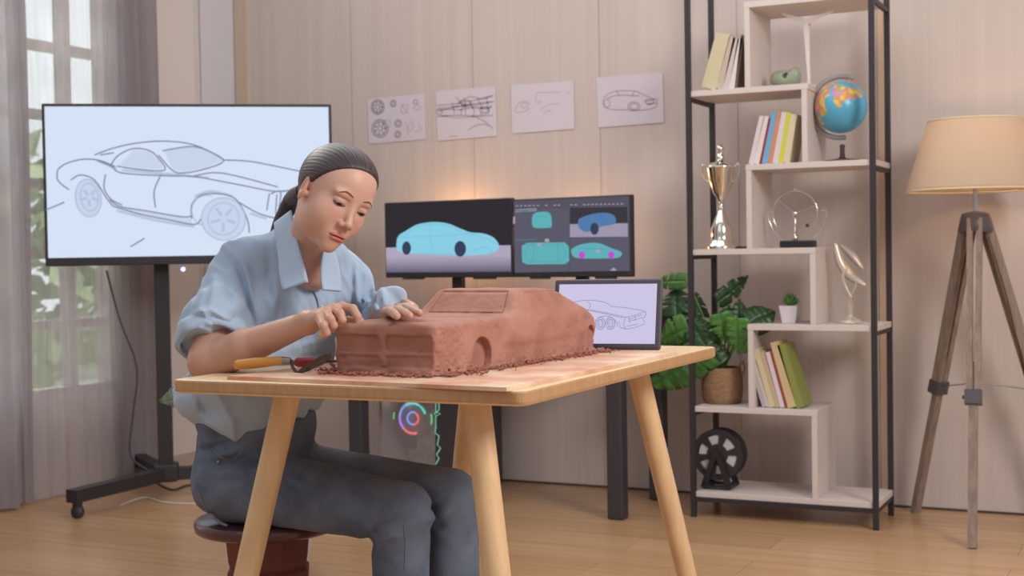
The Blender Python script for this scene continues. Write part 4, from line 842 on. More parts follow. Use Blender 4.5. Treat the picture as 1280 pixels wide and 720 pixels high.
# ================================================================ CLAY CAR
CW,CL,CZ=.2575,.725,.7578
co=Vector((-1.540,2.313,CZ)); ca_=math.radians(-4.6)
CM=np.array([[math.cos(ca_),-math.sin(ca_)],[math.sin(ca_),math.cos(ca_)]])   # columns: lateral axis, length axis
def car(X,Y,Z):
    # X lateral 0..CW, Y length 0..CL, Z height
    taper=.022*np.clip((Y-.60)/.12,0,1)**1.5+.004*np.clip((.05-Y)/.05,0,1)
    body=sdbox(X-CW/2,Y-CL/2,Z-.050,CW/2-taper,CL/2,.058,.016)
    hz=.1035+.006*np.clip(Y/.3,0,1)-.026*np.clip((Y-.62)/.10,0,1)
    body=smax(body,Z-hz,.012)
    body=smax(body,((Y-.718)+np.abs(Z-.045)*.3)*.94,.012)
    zc=Z-.10
    g=np.maximum(zc-.0605,-(Z-.05))
    g=np.maximum(g,(Z-.1615+np.clip(Y-.40,0,1)*.05))
    ws=( .298+zc*.92 - Y)*.735          # windshield plane
    rw=(Y-( .648-zc*2.05))*.44           # fastback slope
    sl=(-.003+zc*.52-X)*.89; sr=(X-(CW+.003-zc*.52))*.89
    g=smax(smax(smax(ws,rw,.014),smax(sl,sr,.01),.014),g,.012); g=smax(g,np.maximum(np.abs(X-CW/2)-CW/2+taper,Y-.705),.012)
    d=smin(body,g,.016)
    px_=np.maximum(np.abs(X-CW/2+.002)-(.100-zc*.30),np.abs(zc-.031)-.0225); near=np.abs(ws)<.02
    d=d+np.where(near,.0030*np.exp(-(px_/.0018)**2),0)+np.where(near&(px_<0),.0016,0)
    sd=((X>CW*.72)|(X<CW*.28))
    yl=Y-zc*.75
    for y0,w_,a_ in ((.330,.0018,.0022),(.352,.0016,.0020)):
        d=d+np.where(sd&(zc>-.004)&(zc<.052),a_*np.exp(-((yl-y0)/w_)**2),0)
    d=d+np.where(sd&(yl>.352)&(Y<.545),.0018*np.exp(-((zc-.050)/.0016)**2),0)
    # grille recesses on the front, bumper lip
    fr=np.zeros_like(X)+9
    for x0,x1 in ((.010,.120),(.134,.243)):
        bx=sdbox(X-(x0+x1)/2,Y-.0,Z-.0635,(x1-x0)/2,.0085,.0165,.006); d=smax(d,-bx,.006)
        bx=sdbox(X-(x0+x1)/2,Y-.0,Z-.026,(x1-x0)/2,.0045,.012,.004); d=smax(d,-bx,.006)
    # wheel arches: clean shallow discs
    for yw,rw_,zw in ((.170,.037,.030),(.665,.040,.024)):
        for xs in (CW,0):
            rr_=np.sqrt((Y-yw)**2+(Z-zw)**2)-rw_
            cyl=np.maximum(rr_,np.abs(X-xs)-.020); d=smax(d,-cyl,.002)
    ft=sdbox(X-CW/2,Y-CL/2,Z-.003,CW/2+.006,CL/2+.006,.006,.005)+.010*vnoise(X,Y,Z,60)+.006
    d=smin(d,ft,.005)
    n=.0013*vnoise(X,Y,Z,20)+.0005*vnoise(X,Y,Z*2,75)
    side=np.clip((X-.235)/.02,0,1)*np.clip((.17-Y)/.08,0,1)+np.clip((X-.235)/.02,0,1)*np.clip((.03-Z)/.02,0,1)
    n2=np.abs(vnoise(X+3,Y,Z,110))*.0042*side
    pit=np.clip(vnoise(X,Y+5,Z,60)-.70,0,1)*.018
    front=np.clip((.03-Y)/.03,0,1)
    lobe=.0016*np.sin(Z*120+X*12+2*vnoise(X,Y,Z,14))*front
    return d+n+n2+pit+lobe+np.where(Z<.0008,.02,0)
v,f=snet(car,(-.03,-.03,-.006),(CW+.03,CL+.04,.175),.0024)
v2=v.copy(); v2[:,:2]=v[:,:2]@CM.T; v2+=np.array([co.x,co.y,co.z])
mc=mat('red_clay',(180,130,113),rough=.68,var=.3,vs=14,col2=(163,111,95),bump=.12,bs=90,spec=.35)
car_o=tag(npmesh('clay_car',[(v2,f)],mc),'reddish brown clay car model being sculpted on the work table','clay car')
M_crumb=mat('clay_crumb',(150,92,76),rough=.85)
def crumbs(n,name,label):
    mb=MB()
    for i in range(n):
        e=rng.rand()
        if e<.50: x=CW+abs(rng.normal())*.020+.004; y=rng.rand()*CL*1.0
        elif e<.72: x=rng.rand()*CW; y=-.006-abs(rng.normal())*.018
        elif e<.80: x=rng.rand()*CW; y=CL+abs(rng.normal())*.02
        else: x=-abs(rng.normal())*.05; y=rng.rand()*.5
        y=max(y,-.075)
        px=co.x+CM[0,0]*x+CM[0,1]*y; py=co.y+CM[1,0]*x+CM[1,1]*y
        if px>-1.075: px=-1.075-rng.rand()*.05
        if py<2.2: py=2.2+rng.rand()*.03
        s=.0014+.0038*rng.rand()**2; q=[]
        for k in range(6):
            d=[(1,0,0),(-1,0,0),(0,1,0),(0,-1,0),(0,0,1),(0,0,-1)][k]; u=s*(.6+.8*rng.rand()); q.append((px+d[0]*u*1.4,py+d[1]*u*1.4,CZ+.0008+s*.7+d[2]*u*.8))
        mb.add(q,[(0,2,4),(2,1,4),(1,3,4),(3,0,4),(2,0,5),(1,2,5),(3,1,5),(0,3,5)])
    return tag(mb.build(name,M_crumb),label,'crumbs',kind='stuff')
crumbs(1100,'clay_crumbs','loose red clay crumbs and shavings scattered on the board around the clay car')
# ================================================================ PERSON
def rotm(a,b,c):
    ca,sa,cb,sb,cc,sc_=math.cos(a),math.sin(a),math.cos(b),math.sin(b),math.cos(c),math.sin(c)
    return np.array([[ca,-sa,0],[sa,ca,0],[0,0,1]])@np.array([[1,0,0],[0,cb,-sb],[0,sb,cb]])@np.array([[cc,0,sc_],[0,1,0],[-sc_,0,cc]])
HM=rotm(math.radians(-115.69),math.radians(-21.3),math.radians(-20.6)); HC=np.array([-1.6026,2.4234,1.1181]); HS=.946
def toL(p): return HM.T@((np.array(p)-HC)/HS)
def toW(v): return (v@HM.T)*HS+HC
w_=lambda *a: np.array(W(*a))
per=thing('person','seated person in light blue shirt and blue jeans, both hands on the clay car','person',(-1.905,2.58,0))
def skin_material():
    m=mat('skin',(206,156,134),rough=.43,sub=.12,spec=.4)
    N=m.node_tree.nodes; L=m.node_tree.links; a=N.new('ShaderNodeVertexColor'); a.layer_name='Col'
    L.new(a.outputs[0],N['Principled BSDF'].inputs['Base Color'])
    return m
M_skin=skin_material()
neckW=w_(384,312,3.03); nk=toL(neckW); ch=toL(w_(392,340,3.06)); shl=toL(w_(345,322,3.08)); shr=toL(w_(425,330,3.12))
def headf(X,Y,Z):
    sk=ell(X,Y,Z,(0,-.014,.034),(.073,.094,.085))
    d=smin(sk,ell(X,Y,Z,(0,.024,.045),(.062,.058,.058)),.03)
    d=smin(d,ell(X,Y,Z,(0,.022,-.028),(.059,.061,.080)),.03)
    A=np.abs(X)
    d=smin(d,ell(A,Y,Z,(.036,.046,-.028),(.030,.026,.032)),.022)     # cheeks
    d=smin(d,ell(A,Y,Z,(.044,.012,-.058),(.018,.030,.028)),.03)      # jaw angle
    d=smin(d,ell(X,Y,Z,(0,.066,-.094),(.019,.015,.015)),.026)        # chin
    d=smin(d,ell(X,Y,Z,(0,.066,-.066),(.026,.018,.022)),.018)        # mouth mound
    d=smax(d,-ell(A,Y,Z,(.032,.096,.008),(.019,.018,.012)),.016)     # sockets
    d=smin(d,ell(A,Y,Z,(.031,.073,.027),(.022,.008,.006)),.014)      # brow ridge
    d=smin(d,ell(A,Y,Z,(.0315,.0715,.0095),(.0155,.0115,.0100)),.004)   # lidded eyes
    d=d+.0022*np.exp(-(((A-.0315)/.013)**2+((Z-.0175+((A-.031)*6)**2*.10)/.0014)**2))*(Y>.05)  # lid crease
    slit=ell(A,Y,Z,(.0315,.085,.0022),(.0135,.0085,.0022)); d=smax(d,-slit,.001)
    d=smin(d,cap(X,Y,Z,(0,.078,.014),(0,.097,-.027),.0052,.0080),.012)  # nose
    d=smin(d,ell(X,Y,Z,(0,.098,-.031),(.0095,.0085,.008)),.006)
    d=smin(d,ell(A,Y,Z,(.0125,.089,-.035),(.0068,.0085,.0068)),.005)
    d=smax(d,-ell(A,Y,Z,(.0062,.096,-.0425),(.0036,.0045,.0030)),.002)
    zl=Z+.0645+A*A*4.0
    d=smin(d,ell(X,Y,zl-.0036,(0,.0835,0),(.0225,.0080,.0048)),.0035)
    d=smin(d,ell(X,Y,zl+.0050,(0,.0825,0),(.0190,.0085,.0058)),.0035)
    d=d+.0030*np.exp(-(zl/.0012)**2)*np.exp(-(X/.021)**4)*(Y>.05)
    d=d+.0012*np.exp(-((X/.003)**2+((Z+.052)/.006)**2))*(Y>.05)
    # ears
    e=ell(A,Y,Z,(.0745,-.012,-.004),(.0065,.017,.030),rotm(math.radians(-22),math.radians(8),0))
    e=smax(e,-ell(A,Y,Z,(.082,-.008,.002),(.0050,.010,.018),rotm(math.radians(-22),0,0)),.003)
    e=smin(e,ell(A,Y,Z,(.0725,.002,-.014),(.005,.006,.008)),.004)
    d=smin(d,e,.005)
    n=cap(X,Y,Z,(0,-.028,-.035),nk,.050,.052); d=smin(d,n,.022)
    d=smin(d,cap(X,Y,Z,nk,ch,.050,.045),.02)
    d=smin(d,cap(X,Y,Z,shl,shr,.026,.026),.05)
    return d
hv,hf=snet(headf,(-.19,-.155,-.30),(.19,.125,.135),.0022)
def headcols(v):
    c=np.tile(np.array(lin((206,164,146))),(len(v),1)); x,y,z=v.T; A=abs(x)
    def mixc(w,col):
        nonlocal c
        w=np.clip(w,0,1)[:,None]; c=c*(1-w)+np.array(lin(col))*w
    front=y>.055
    mixc(.18*np.exp(-(((A-.036)/.018)**2+((z+.022)/.018)**2))*front,(204,120,102))
    zl=z+.0645+x*x*4.0
    up=(((x/.0235)**2+((zl-.0036)/.0056)**2)<1)&(y>.068); lo=(((x/.020)**2+((zl+.0048)/.0066)**2)<1)&(y>.066)
    mixc((up|lo)*.75,(184,88,84)); mixc(np.exp(-(zl/.0012)**2)*(A<.022)*(y>.06)*.7,(110,42,44))
    mixc(.35*np.exp(-(((A-.0125)/.009)**2+((z+.037)/.007)**2))*front,(190,112,94))
    mixc(.3*((A>.072)&(z<.03)&(z>-.04)&(y<.01)),(206,118,96))
    mixc(.25*np.exp(-(((A-.0315)/.016)**2+((z-.010)/.009)**2))*front,(170,112,96))
    mixc((((A-.0315)/.0150)**2+((z-.0020)/.0030)**2<1)*(y>.055)*1.0,(176,160,156)); mixc((((x-.0335*np.sign(x))/.0070)**2+((z-.0020)/.0034)**2<1)*(y>.055)*1.0,(44,32,34))
    return c
# ---- arms and hands
def chain(X,Y,Z,pts,rs,k=.004):
    d=None
    for i in range(len(pts)-1):
        e=cap(X,Y,Z,pts[i],pts[i+1],rs[i],rs[i+1]); d=e if d is None else smin(d,e,k)
    return d
relb=w_(262,452,2.93); rwr=w_(384,403.5,2.80)
R_m=[w_(427,384,2.785),w_(417,386,2.765),w_(407,390,2.748),w_(399,396,2.735)]   # knuckles index..little
R_f=[[R_m[0],w_(441,386,2.765),w_(447,396,2.755),w_(447,402,2.755)],
     [R_m[1],w_(425,392,2.735),w_(428,400,2.730),w_(425,405,2.735)],
     [R_m[2],w_(413,399,2.712),w_(417,407,2.715),w_(414,412,2.722)],
     [R_m[3],w_(404,407,2.702),w_(408,416,2.708),w_(402,420,2.716)]]
R_t=[w_(398,402,2.81),w_(416,402,2.80),w_(434,402,2.79),w_(450,401,2.775)]
def rarm(X,Y,Z):
    d=cap(X,Y,Z,w_(272,405,3.0),relb,.050,.043)
    mid=relb*.62+rwr*.38
    d=smin(d,cap(X,Y,Z,relb,mid,.043,.039),.02); d=smin(d,cap(X,Y,Z,mid,rwr,.038,.0235),.012)
    pal=None
    for m_,r in zip(R_m,(.0125,.0125,.012,.0115)):
        e=cap(X,Y,Z,rwr*.85+m_*.15,m_,.017,r); pal=e if pal is None else smin(pal,e,.012)
    d=smin(d,pal,.018)
    th=chain(X,Y,Z,R_t,[.014,.012,.0105,.0082],.004); d=smin(d,th,.008)
    fg=None
    for q in R_f:
        e=chain(X,Y,Z,q,[.0105,.0092,.0082,.0070],.003); fg=e if fg is None else np.minimum(fg,e)
    return smin(d,fg,.004)
rv,rf=snet(rarm,tuple(np.minimum.reduce([relb,rwr,*[p for q in R_f for p in q],w_(272,405,3.0)])-.06),tuple(np.maximum.reduce([relb,rwr,*[p for q in R_f for p in q],w_(272,405,3.0)])+.06),.0019)
lwr=w_(478,392,3.02); lelb=np.array([-1.715,2.765,.80])
def hz(x,y,z): return np.array(hit(x,y,2,z))
L_tip=[hz(520,385.5,.8800),hz(524,391,.8790),hz(512,394.5,.8785),hz(496,395,.8790)]
L_tip[0]=w_(519,384.5,2.93)
L_m=[w_(499,381,3.02),w_(497,385,2.99),w_(489,388,2.96),w_(482,391,2.95)]
def larm(X,Y,Z):
    d=smin(cap(X,Y,Z,lelb,lelb*.6+lwr*.4,.042,.037),cap(X,Y,Z,lelb*.6+lwr*.4,lwr,.036,.024),.01)
    for m_ in L_m: d=smin(d,cap(X,Y,Z,lwr,m_,.017,.0125),.012)
    fg=None
    for m_,t_ in zip(L_m,L_tip):
        p1=m_*.55+t_*.45+np.array([0,0,.006]); p2=m_*.22+t_*.78+np.array([0,0,.003])
        e=chain(X,Y,Z,[m_,p1,p2,t_],[.0105,.0095,.0086,.0076],.003); fg=e if fg is None else np.minimum(fg,e)
    d=smin(d,fg,.004)
    th=chain(X,Y,Z,[lwr,w_(480,397,2.96),w_(492,398,2.92)],[.014,.011,.0085]); return smin(d,th,.006)
allp=[lelb,lwr,*L_tip,*L_m]
lv,lf=snet(larm,tuple(np.minimum.reduce(allp)-.055),tuple(np.maximum.reduce(allp)+.055),.0021)
# ---- torso frame
tf=np.array([.88,-.47,0]); tf/=np.linalg.norm(tf); tl=np.array([-tf[1],tf[0],0]); 
def TFc(X,Y,Z): return X*tl[0]+Y*tl[1],(X*tf[0]+Y*tf[1])*1.30
def TFp(p,df=0): p=np.array(p)+tf*df; return np.array([p@tl,(p@tf)*1.30,p[2]])
rsh=w_(301,340,3.06); lsh=w_(426,342,3.20); wst=w_(318,500,3.14); chst=w_(350,385,3.12); nkb=w_(380,305,3.07)
def torso(X,Y,Z,off=0):
    U,V=TFc(X,Y,Z)
    a,b,c=TFp(wst),TFp(chst),TFp((rsh+lsh)/2)
    l_=np.array([1,0,0])
    d=None
    for s in (-1,1):
        e=cap(U,V,Z,a+l_*s*.040,b+l_*s*.050,.120,.112); d=e if d is None else smin(d,e,.05)
    d=smin(d,cap(U,V,Z,TFp(rsh*.8+lsh*.2),TFp(lsh*.8+rsh*.2),.062,.062),.06)
    d=smin(d,cap(X,Y,Z,rsh,lsh,.048,.048),.05)
    d=smin(d,cap(X,Y,Z,rsh,nkb,.046,.055),.04); d=smin(d,cap(X,Y,Z,lsh,nkb,.040,.052),.04)
    return d+off
bv,bf=snet(lambda X,Y,Z:torso(X,Y,Z,.022),(-2.25,2.2,.60),(-1.5,3.0,1.04),.011)
cols=np.concatenate([headcols(hv),np.tile(np.array(lin((200,154,134))),(len(rv)+len(lv)+len(bv),1))])
body=npmesh('body',[(toW(hv),hf),(rv,rf),(lv,lf),(bv,bf)],M_skin,per,cols)
# ---- face details laid on the skin
hb=BVHTree.FromPolygons([tuple(p) for p in hv],[tuple(int(i) for i in q) for q in hf])
def face(x,z,off=.0006):
    h=hb.ray_cast(Vector((x,.2,z)),Vector((0,-1,0)))
    return Vector((x,h[0].y+off,z)) if h[0] else Vector((x,.08,z))
def facetube(pts,rs,name,m,flat=.5,off=.0004):
    P=catmull([Vector((x,0,z)) for x,z in pts],5); Q=[face(p.x,p.z,off) for p in P]; n=len(Q)
    r=[rs[0]+(rs[1]-rs[0])*math.sin(math.pi*min(1,(i+.3)/n))  for i in range(n)]
    k=MB().tube(Q,r,8,flat=flat,up=(0,1,0)); k.v=[tuple(toW(np.array([v]))[0]) for v in k.v]; return k.build(name,m,per)
M_brow=mat('brow_hair',(112,82,72),rough=.8); M_lash=mat('lash_hair',(46,34,36),rough=.7)
for s in (-1,1):
    facetube([(s*.014,.0285),(s*.024,.0320),(s*.036,.0330),(s*.048,.0270)],(.0008,.0024),'eyebrow',M_brow,.30)
    facetube([(s*.0180,.0045),(s*.025,.0012),(s*.033,.0000),(s*.041,.0015),(s*.0475,.0050)],(.0005,.0012),'eyelashes',M_lash,.8,.0012)
# ---- hair
gat=np.array([.0,-.112,-.022])
def hair(X,Y,Z):
    d=ell(X,Y,Z,(0,-.018,.036),(.0795,.0975,.0885))
    d=smin(d,ell(X,Y,Z,(0,.020,.050),(.066,.060,.064)),.03)
    A=np.abs(X)
    line=np.where(Z>.0,Y-(.004+.62*Z+.0*A),Y-(.004+1.6*Z))
    line=line+.25*np.maximum(0,.060-A)*0
    hl=Y-(-.006+.86*np.clip(Z,-.02,.2))-.0*A
    low=-(Z+.050)-(Y+.05)*.15
    d=smax(d,hl*.75,.010); d=smax(d,low,.012)
    d=smin(d,cap(X,Y,Z,(0,-.085,0),gat,.035,.018),.02)
    ear=ell(A,Y,Z,(.082,-.010,-.010),(.020,.022,.030)); d=smax(d,-ear,.004)
    ang_=np.arctan2(X,(Z-.005)-(Y-.0)*.25)
    st_=np.sin(ang_*70+2.5*vnoise(X,Y,Z,18))
    return d+.00035*st_
kv,kf=snet(hair,(-.10,-.15,-.09),(.10,.11,.145),.0022)
def hairmat():
    m=mat('dark_hair',(60,46,48),rough=.42,spec=.5)
    return m
M_hair=hairmat()
ra=kv[:,1]+.3; ph=np.arctan2(kv[:,0],(kv[:,2]-.005)-kv[:,1]*.25)+4
hair_o=npmesh('hair',[(toW(kv),kf)],M_hair,per,np.stack([ph,np.full_like(ra,1.),ra],1))
N=M_hair.node_tree.nodes; L=M_hair.node_tree.links; a=N.new('ShaderNodeVertexColor'); a.layer_name='Col'; mp=N.new('ShaderNodeMapping'); mp.inputs['Scale'].default_value=(48,1,7); L.new(a.outputs[0],mp.inputs[0])
n=N.new('ShaderNodeTexNoise'); n.inputs['Scale'].default_value=1; n.inputs['Detail'].default_value=4; L.new(mp.outputs[0],n.inputs['Vector']); bp=N.new('ShaderNodeBump'); bp.inputs['Strength'].default_value=.55; bp.inputs['Distance'].default_value=.002
L.new(n.outputs[0],bp.inputs['Height']); L.new(bp.outputs[0],N['Principled BSDF'].inputs['Normal']); rr_=N.new('ShaderNodeValToRGB'); rr_.color_ramp.elements[0].position=.35; rr_.color_ramp.elements[0].color=(*lin((40,31,35)),1); rr_.color_ramp.elements[1].position=.68; rr_.color_ramp.elements[1].color=(*lin((82,66,68)),1)
L.new(n.outputs[0],rr_.inputs[0]); L.new(rr_.outputs[0],N['Principled BSDF'].inputs['Base Color'])
g0=toW(np.array([gat]))[0]; 
tail=[g0,(g0+w_(366,252,3.03))/2+np.array([0,0,.002]),w_(366,250,3.04),w_(357,266,3.06),w_(347,284,3.10),w_(335,320,3.20),w_(330,360,3.27)]
M_tail=mat('dark_hair_tail',(60,47,50),rough=.45,var=.4,vs=40,stretch=(3,3,.3))
MB().tube(catmull(tail,6),[.014,.017,.019,.020,.021,.021,.022,.022,.022,.022,.022,.021,.021,.021,.02,.02,.02,.019,.019,.018,.018,.017,.016,.015,.014,.013,.012,.011,.010,.009,.008,.007,.006,.005,.004,.003,.002][:len(catmull(tail,6))],14).build('ponytail',M_tail,hair_o)
MB().tube([g0+(np.array(tail[1])-g0)*.10,g0+(np.array(tail[1])-g0)*.35],.0195,14).build('hair_tie',M_dark,hair_o)
# ---- shirt
M_shirt=mat('light_blue_cotton',(172,192,214),rough=.85,spec=.15,bump=.12,bs=400,sheen=.15)
M_shirt2=mat('light_blue_cotton_seam',(150,172,198),rough=.85,spec=.15)
rcuff=w_(266,427,2.965); 
def sleeveR(X,Y,Z):
    a=rsh; b=w_(270,400,2.99); c=rcuff
    d=smin(cap(X,Y,Z,a,b,.058,.070),cap(X,Y,Z,b,c+(c-b)*.3,.070,.074),.03)
    n=(c-b); n=n/np.linalg.norm(n); n=n+np.array([.25,0,.0]); n/=np.linalg.norm(n)
    return smax(d,(X-c[0])*n[0]+(Y-c[1])*n[1]+(Z-c[2])*n[2],.004),n
lcuff=w_(489,381,2.985)
def shirtf(X,Y,Z):
    d=torso(X,Y,Z)
    hemz=.618+.022*np.sin((X*tl[0]+Y*tl[1])*22+1.2)
    # blouson fullness above the hem
    U,V=TFc(X,Y,Z); a=TFp(wst)
    d=smin(d,ell(U,V,Z,(a[0]-.02,a[1],.685),(.172,.165,.075)),.05)
    d=smax(d,hemz-Z,.006)
    s,_=sleeveR(X,Y,Z); 
    upper=cap(X,Y,Z,rsh,w_(276,388,3.0),.060,.070)
    d=smin(d,upper,.03); d=smin(d,s,.012)
    le=np.array([-1.70,2.755,.83])
    d=smin(d,cap(X,Y,Z,lsh,le,.052,.056),.03)
    sl=cap(X,Y,Z,le,lcuff+(lcuff-le)*.2,.056,.032); ln=(lcuff-le)/np.linalg.norm(lcuff-le); sl=smax(sl,(X-lcuff[0])*ln[0]+(Y-lcuff[1])*ln[1]+(Z-lcuff[2])*ln[2]-.007,.004)
    d=smin(d,sl,.02)
    # folds
    U=X*tl[0]+Y*tl[1]; V=X*tf[0]+Y*tf[1]
    f1=vnoise(U*1.0+Z*.35,V*.6,Z*.28,22); f2=vnoise(U*.8-Z*.9,V*.5,Z*.5+U*.3,16)
    f3=vnoise(U*.9+Z*.55,V*.5,Z*.2,44)
    d=d+.014*np.abs(f1)+.012*f2+.007*np.abs(f3)-.0075
    bot=np.clip((.72-Z)/.08,0,1); d=d+bot*.008*np.sin(U*38+2*vnoise(X,Y,Z,10))
    PX,PY=pxgrid(X,Y,Z)
    d=d+creases(PX,PY,[([(285,322),(298,334),(305,350),(310,375),(317,405),(319,430)],3.2,0.0121),([(306,330),(313,360),(322,400)],5,-0.0081),
      ([(231,402),(246,390),(262,387),(285,399),(303,416)],3.0,-0.0095),([(233,410),(252,397),(266,400),(282,414)],2.6,0.0108),([(230,422),(250,410),(262,415),(270,428)],2.8,-0.0095),([(228,432),(246,422),(260,426)],2.4,0.0081),
      ([(250,345),(246,370),(240,392)],4,0.0081),([(268,335),(268,360),(260,385)],5,-0.0068),([(283,350),(286,375),(283,395)],4,0.0068),
      ([(335,300),(338,335),(330,375),(325,400)],5,0.0081),([(352,370),(350,400),(356,440)],4.5,0.0081),([(372,362),(376,390),(372,430)],4,-0.0068),([(340,330),(345,370),(342,400)],4,-0.0054),([(388,372),(386,395)],3,0.0054),
      ([(437,325),(440,352),(443,392)],3.5,0.0095),([(452,338),(450,362),(453,394)],3.2,0.0081),([(446,330),(446,360),(448,392)],3,-0.0068),([(465,350),(462,370),(468,392)],3,0.0081),([(474,352),(480,370),(478,392)],2.6,-0.0054),([(420,375),(424,395)],3,0.0068),([(412,368),(413,395)],3,-0.0054),
      ([(345,440),(375,432),(410,424)],4,-0.0081),([(350,450),(380,446),(412,440)],3.5,0.0081),([(244,488),(252,505),(264,522)],4,0.0108),([(270,485),(275,505),(280,524)],4,-0.0081),([(300,486),(292,505),(286,520)],4,0.0081),([(385,490),(392,505)],4,0.0068)])
    # sleeve creases near the elbow
    cz=np.exp(-(((X-rcuff[0])**2+(Y-rcuff[1])**2+(Z-rcuff[2]-.03)**2)/.075**2))
    d=d+cz*.0075*np.sin((Z*1.0-(X*.55-Y*.1))*85+2.2*vnoise(X,Y,Z,16))
    le2=np.exp(-(((X-le[0]-.04)**2+(Y-le[1]+.06)**2+(Z-le[2]-.02)**2)/.10**2)); d=d+le2*.005*np.sin((X*.8-Y*.6+Z*.7)*95+3*vnoise(X,Y,Z,14))
    # shoulder seam of the right sleeve
    q=cap(X,Y,Z,w_(291,305,3.0),w_(306,372,2.93),.002); d=d+.0028*np.exp(-(q/.004)**2)
    # neck opening
    op=smin(cap(X,Y,Z,w_(385,288,3.03),w_(391,322,2.96),.056,.026),cap(X,Y,Z,w_(391,322,2.96),w_(398,354,2.91),.026,.004),.008)
    d=smax(d,-op,.004)
    return d
sv,sf=snet(shirtf,(-2.24,2.20,.57),(-1.40,2.98,1.09),.0046)
shirt=npmesh('shirt',[(sv,sf)],M_shirt,per)
sb=BVHTree.FromPolygons([tuple(p) for p in sv],[tuple(int(i) for i in q) for q in sf])
def drape(px,py,off,fallback=3.0):
    d=ray(px,py).normalized(); h=sb.ray_cast(CAM,d)
    if h[0] is None: return W(px,py,fallback)
    return h[0]-d*off
def patch(L,R_,name,m,off,thick=.0025,nu=8,k=5,depth=None):
    """cloth piece lying on the shirt between two edge lines"""
    A=catmull([Vector((*p,0)) for p in L],k); B=catmull([Vector((*p,0)) for p in R_],k); n=min(len(A),len(B)); vs=[]
    for i in range(n):
        for j in range(nu+1):
            q=A[i*(len(A)-1)//(n-1)].lerp(B[i*(len(B)-1)//(n-1)],j/nu)
            vs.append(drape(q.x,q.y,off) if depth is None else W(q.x,q.y,depth[0]+(depth[1]-depth[0])*i/(n-1)+(depth[2] if len(depth)>2 else 0)*j/nu))
    mb=MB(); mb.add(vs,[(i*(nu+1)+j,(i+1)*(nu+1)+j,(i+1)*(nu+1)+j+1,i*(nu+1)+j+1) for i in range(n-1) for j in range(nu)],True)
    o=mb.build(name,m,shirt,solid=thick); return o
patch([(343,279),(344,292),(348,320),(350,345),(354,363)],[(364,263),(368,285),(374,310),(380,332),(385,352)],'collar',M_shirt,.0,depth=(3.02,2.885,-.03),thick=.004)
patch([(404,314),(402,325),(401,338),(401,350),(403,362)],[(416,312),(421,322),(424,335),(426,350),(426,364)],'collar',M_shirt,.0,depth=(2.965,2.895,.03),thick=.004)
patch([(385,351),(391,362),(397,376),(399,392),(399,410)],[(392,345),(399,360),(405,374),(408,392),(408,410)],'placket',M_shirt,.004)
patch([(329,402),(329,420),(330,440),(331,455)],[(378,399),(378,420),(378,440),(378,455)],'chest_pocket',M_shirt,.004)
for c_ in ((402,384),(403,404)):
    p=drape(*c_,.006); MB().sphere(p,(.0045,.0045,.0045),12,8).build('button',mat('pearl_button',(214,222,230),rough=.3),shirt)
# rolled cuffs
def roll(c,n,r,w,name,wob=.006):
    n=np.array(n)/np.linalg.norm(n); a=np.cross(n,[0,0,1]); a/=np.linalg.norm(a); b=np.cross(n,a); nn_=44; vs=[]
    prof=[(-w,.0),(-w*.9,.006),(-w*.3,.0085),(w*.5,.008),(w,.004),(w*.9,-.004),(-w*.5,-.004)]
    for i in range(nn_):
        t=2*math.pi*i/nn_; wb=wob*math.sin(2*t+.6)+wob*.5*math.sin(5*t)
        for u,v in prof: 
            q=c+n*(u+wb*.8)+(a*math.cos(t)+b*math.sin(t))*(r+v+.0025*math.sin(7*t+u*60)); vs.append(tuple(q))
    m_=len(prof); k=MB(); k.add(vs,[(i*m_+j,((i+1)%nn_)*m_+j,((i+1)%nn_)*m_+(j+1)%m_,i*m_+(j+1)%m_) for i in range(nn_) for j in range(m_)],True); return k.build(name,M_shirt,shirt)
_,cn=sleeveR(np.zeros(1),np.zeros(1),np.zeros(1))
roll(rcuff-cn*.012,cn,.0725,.020,'rolled_cuff',.003)
le=np.array([-1.70,2.755,.83]); roll(lcuff-(lcuff-le)/np.linalg.norm(lcuff-le)*.006,lcuff-le,.031,.012,'rolled_cuff',.004)
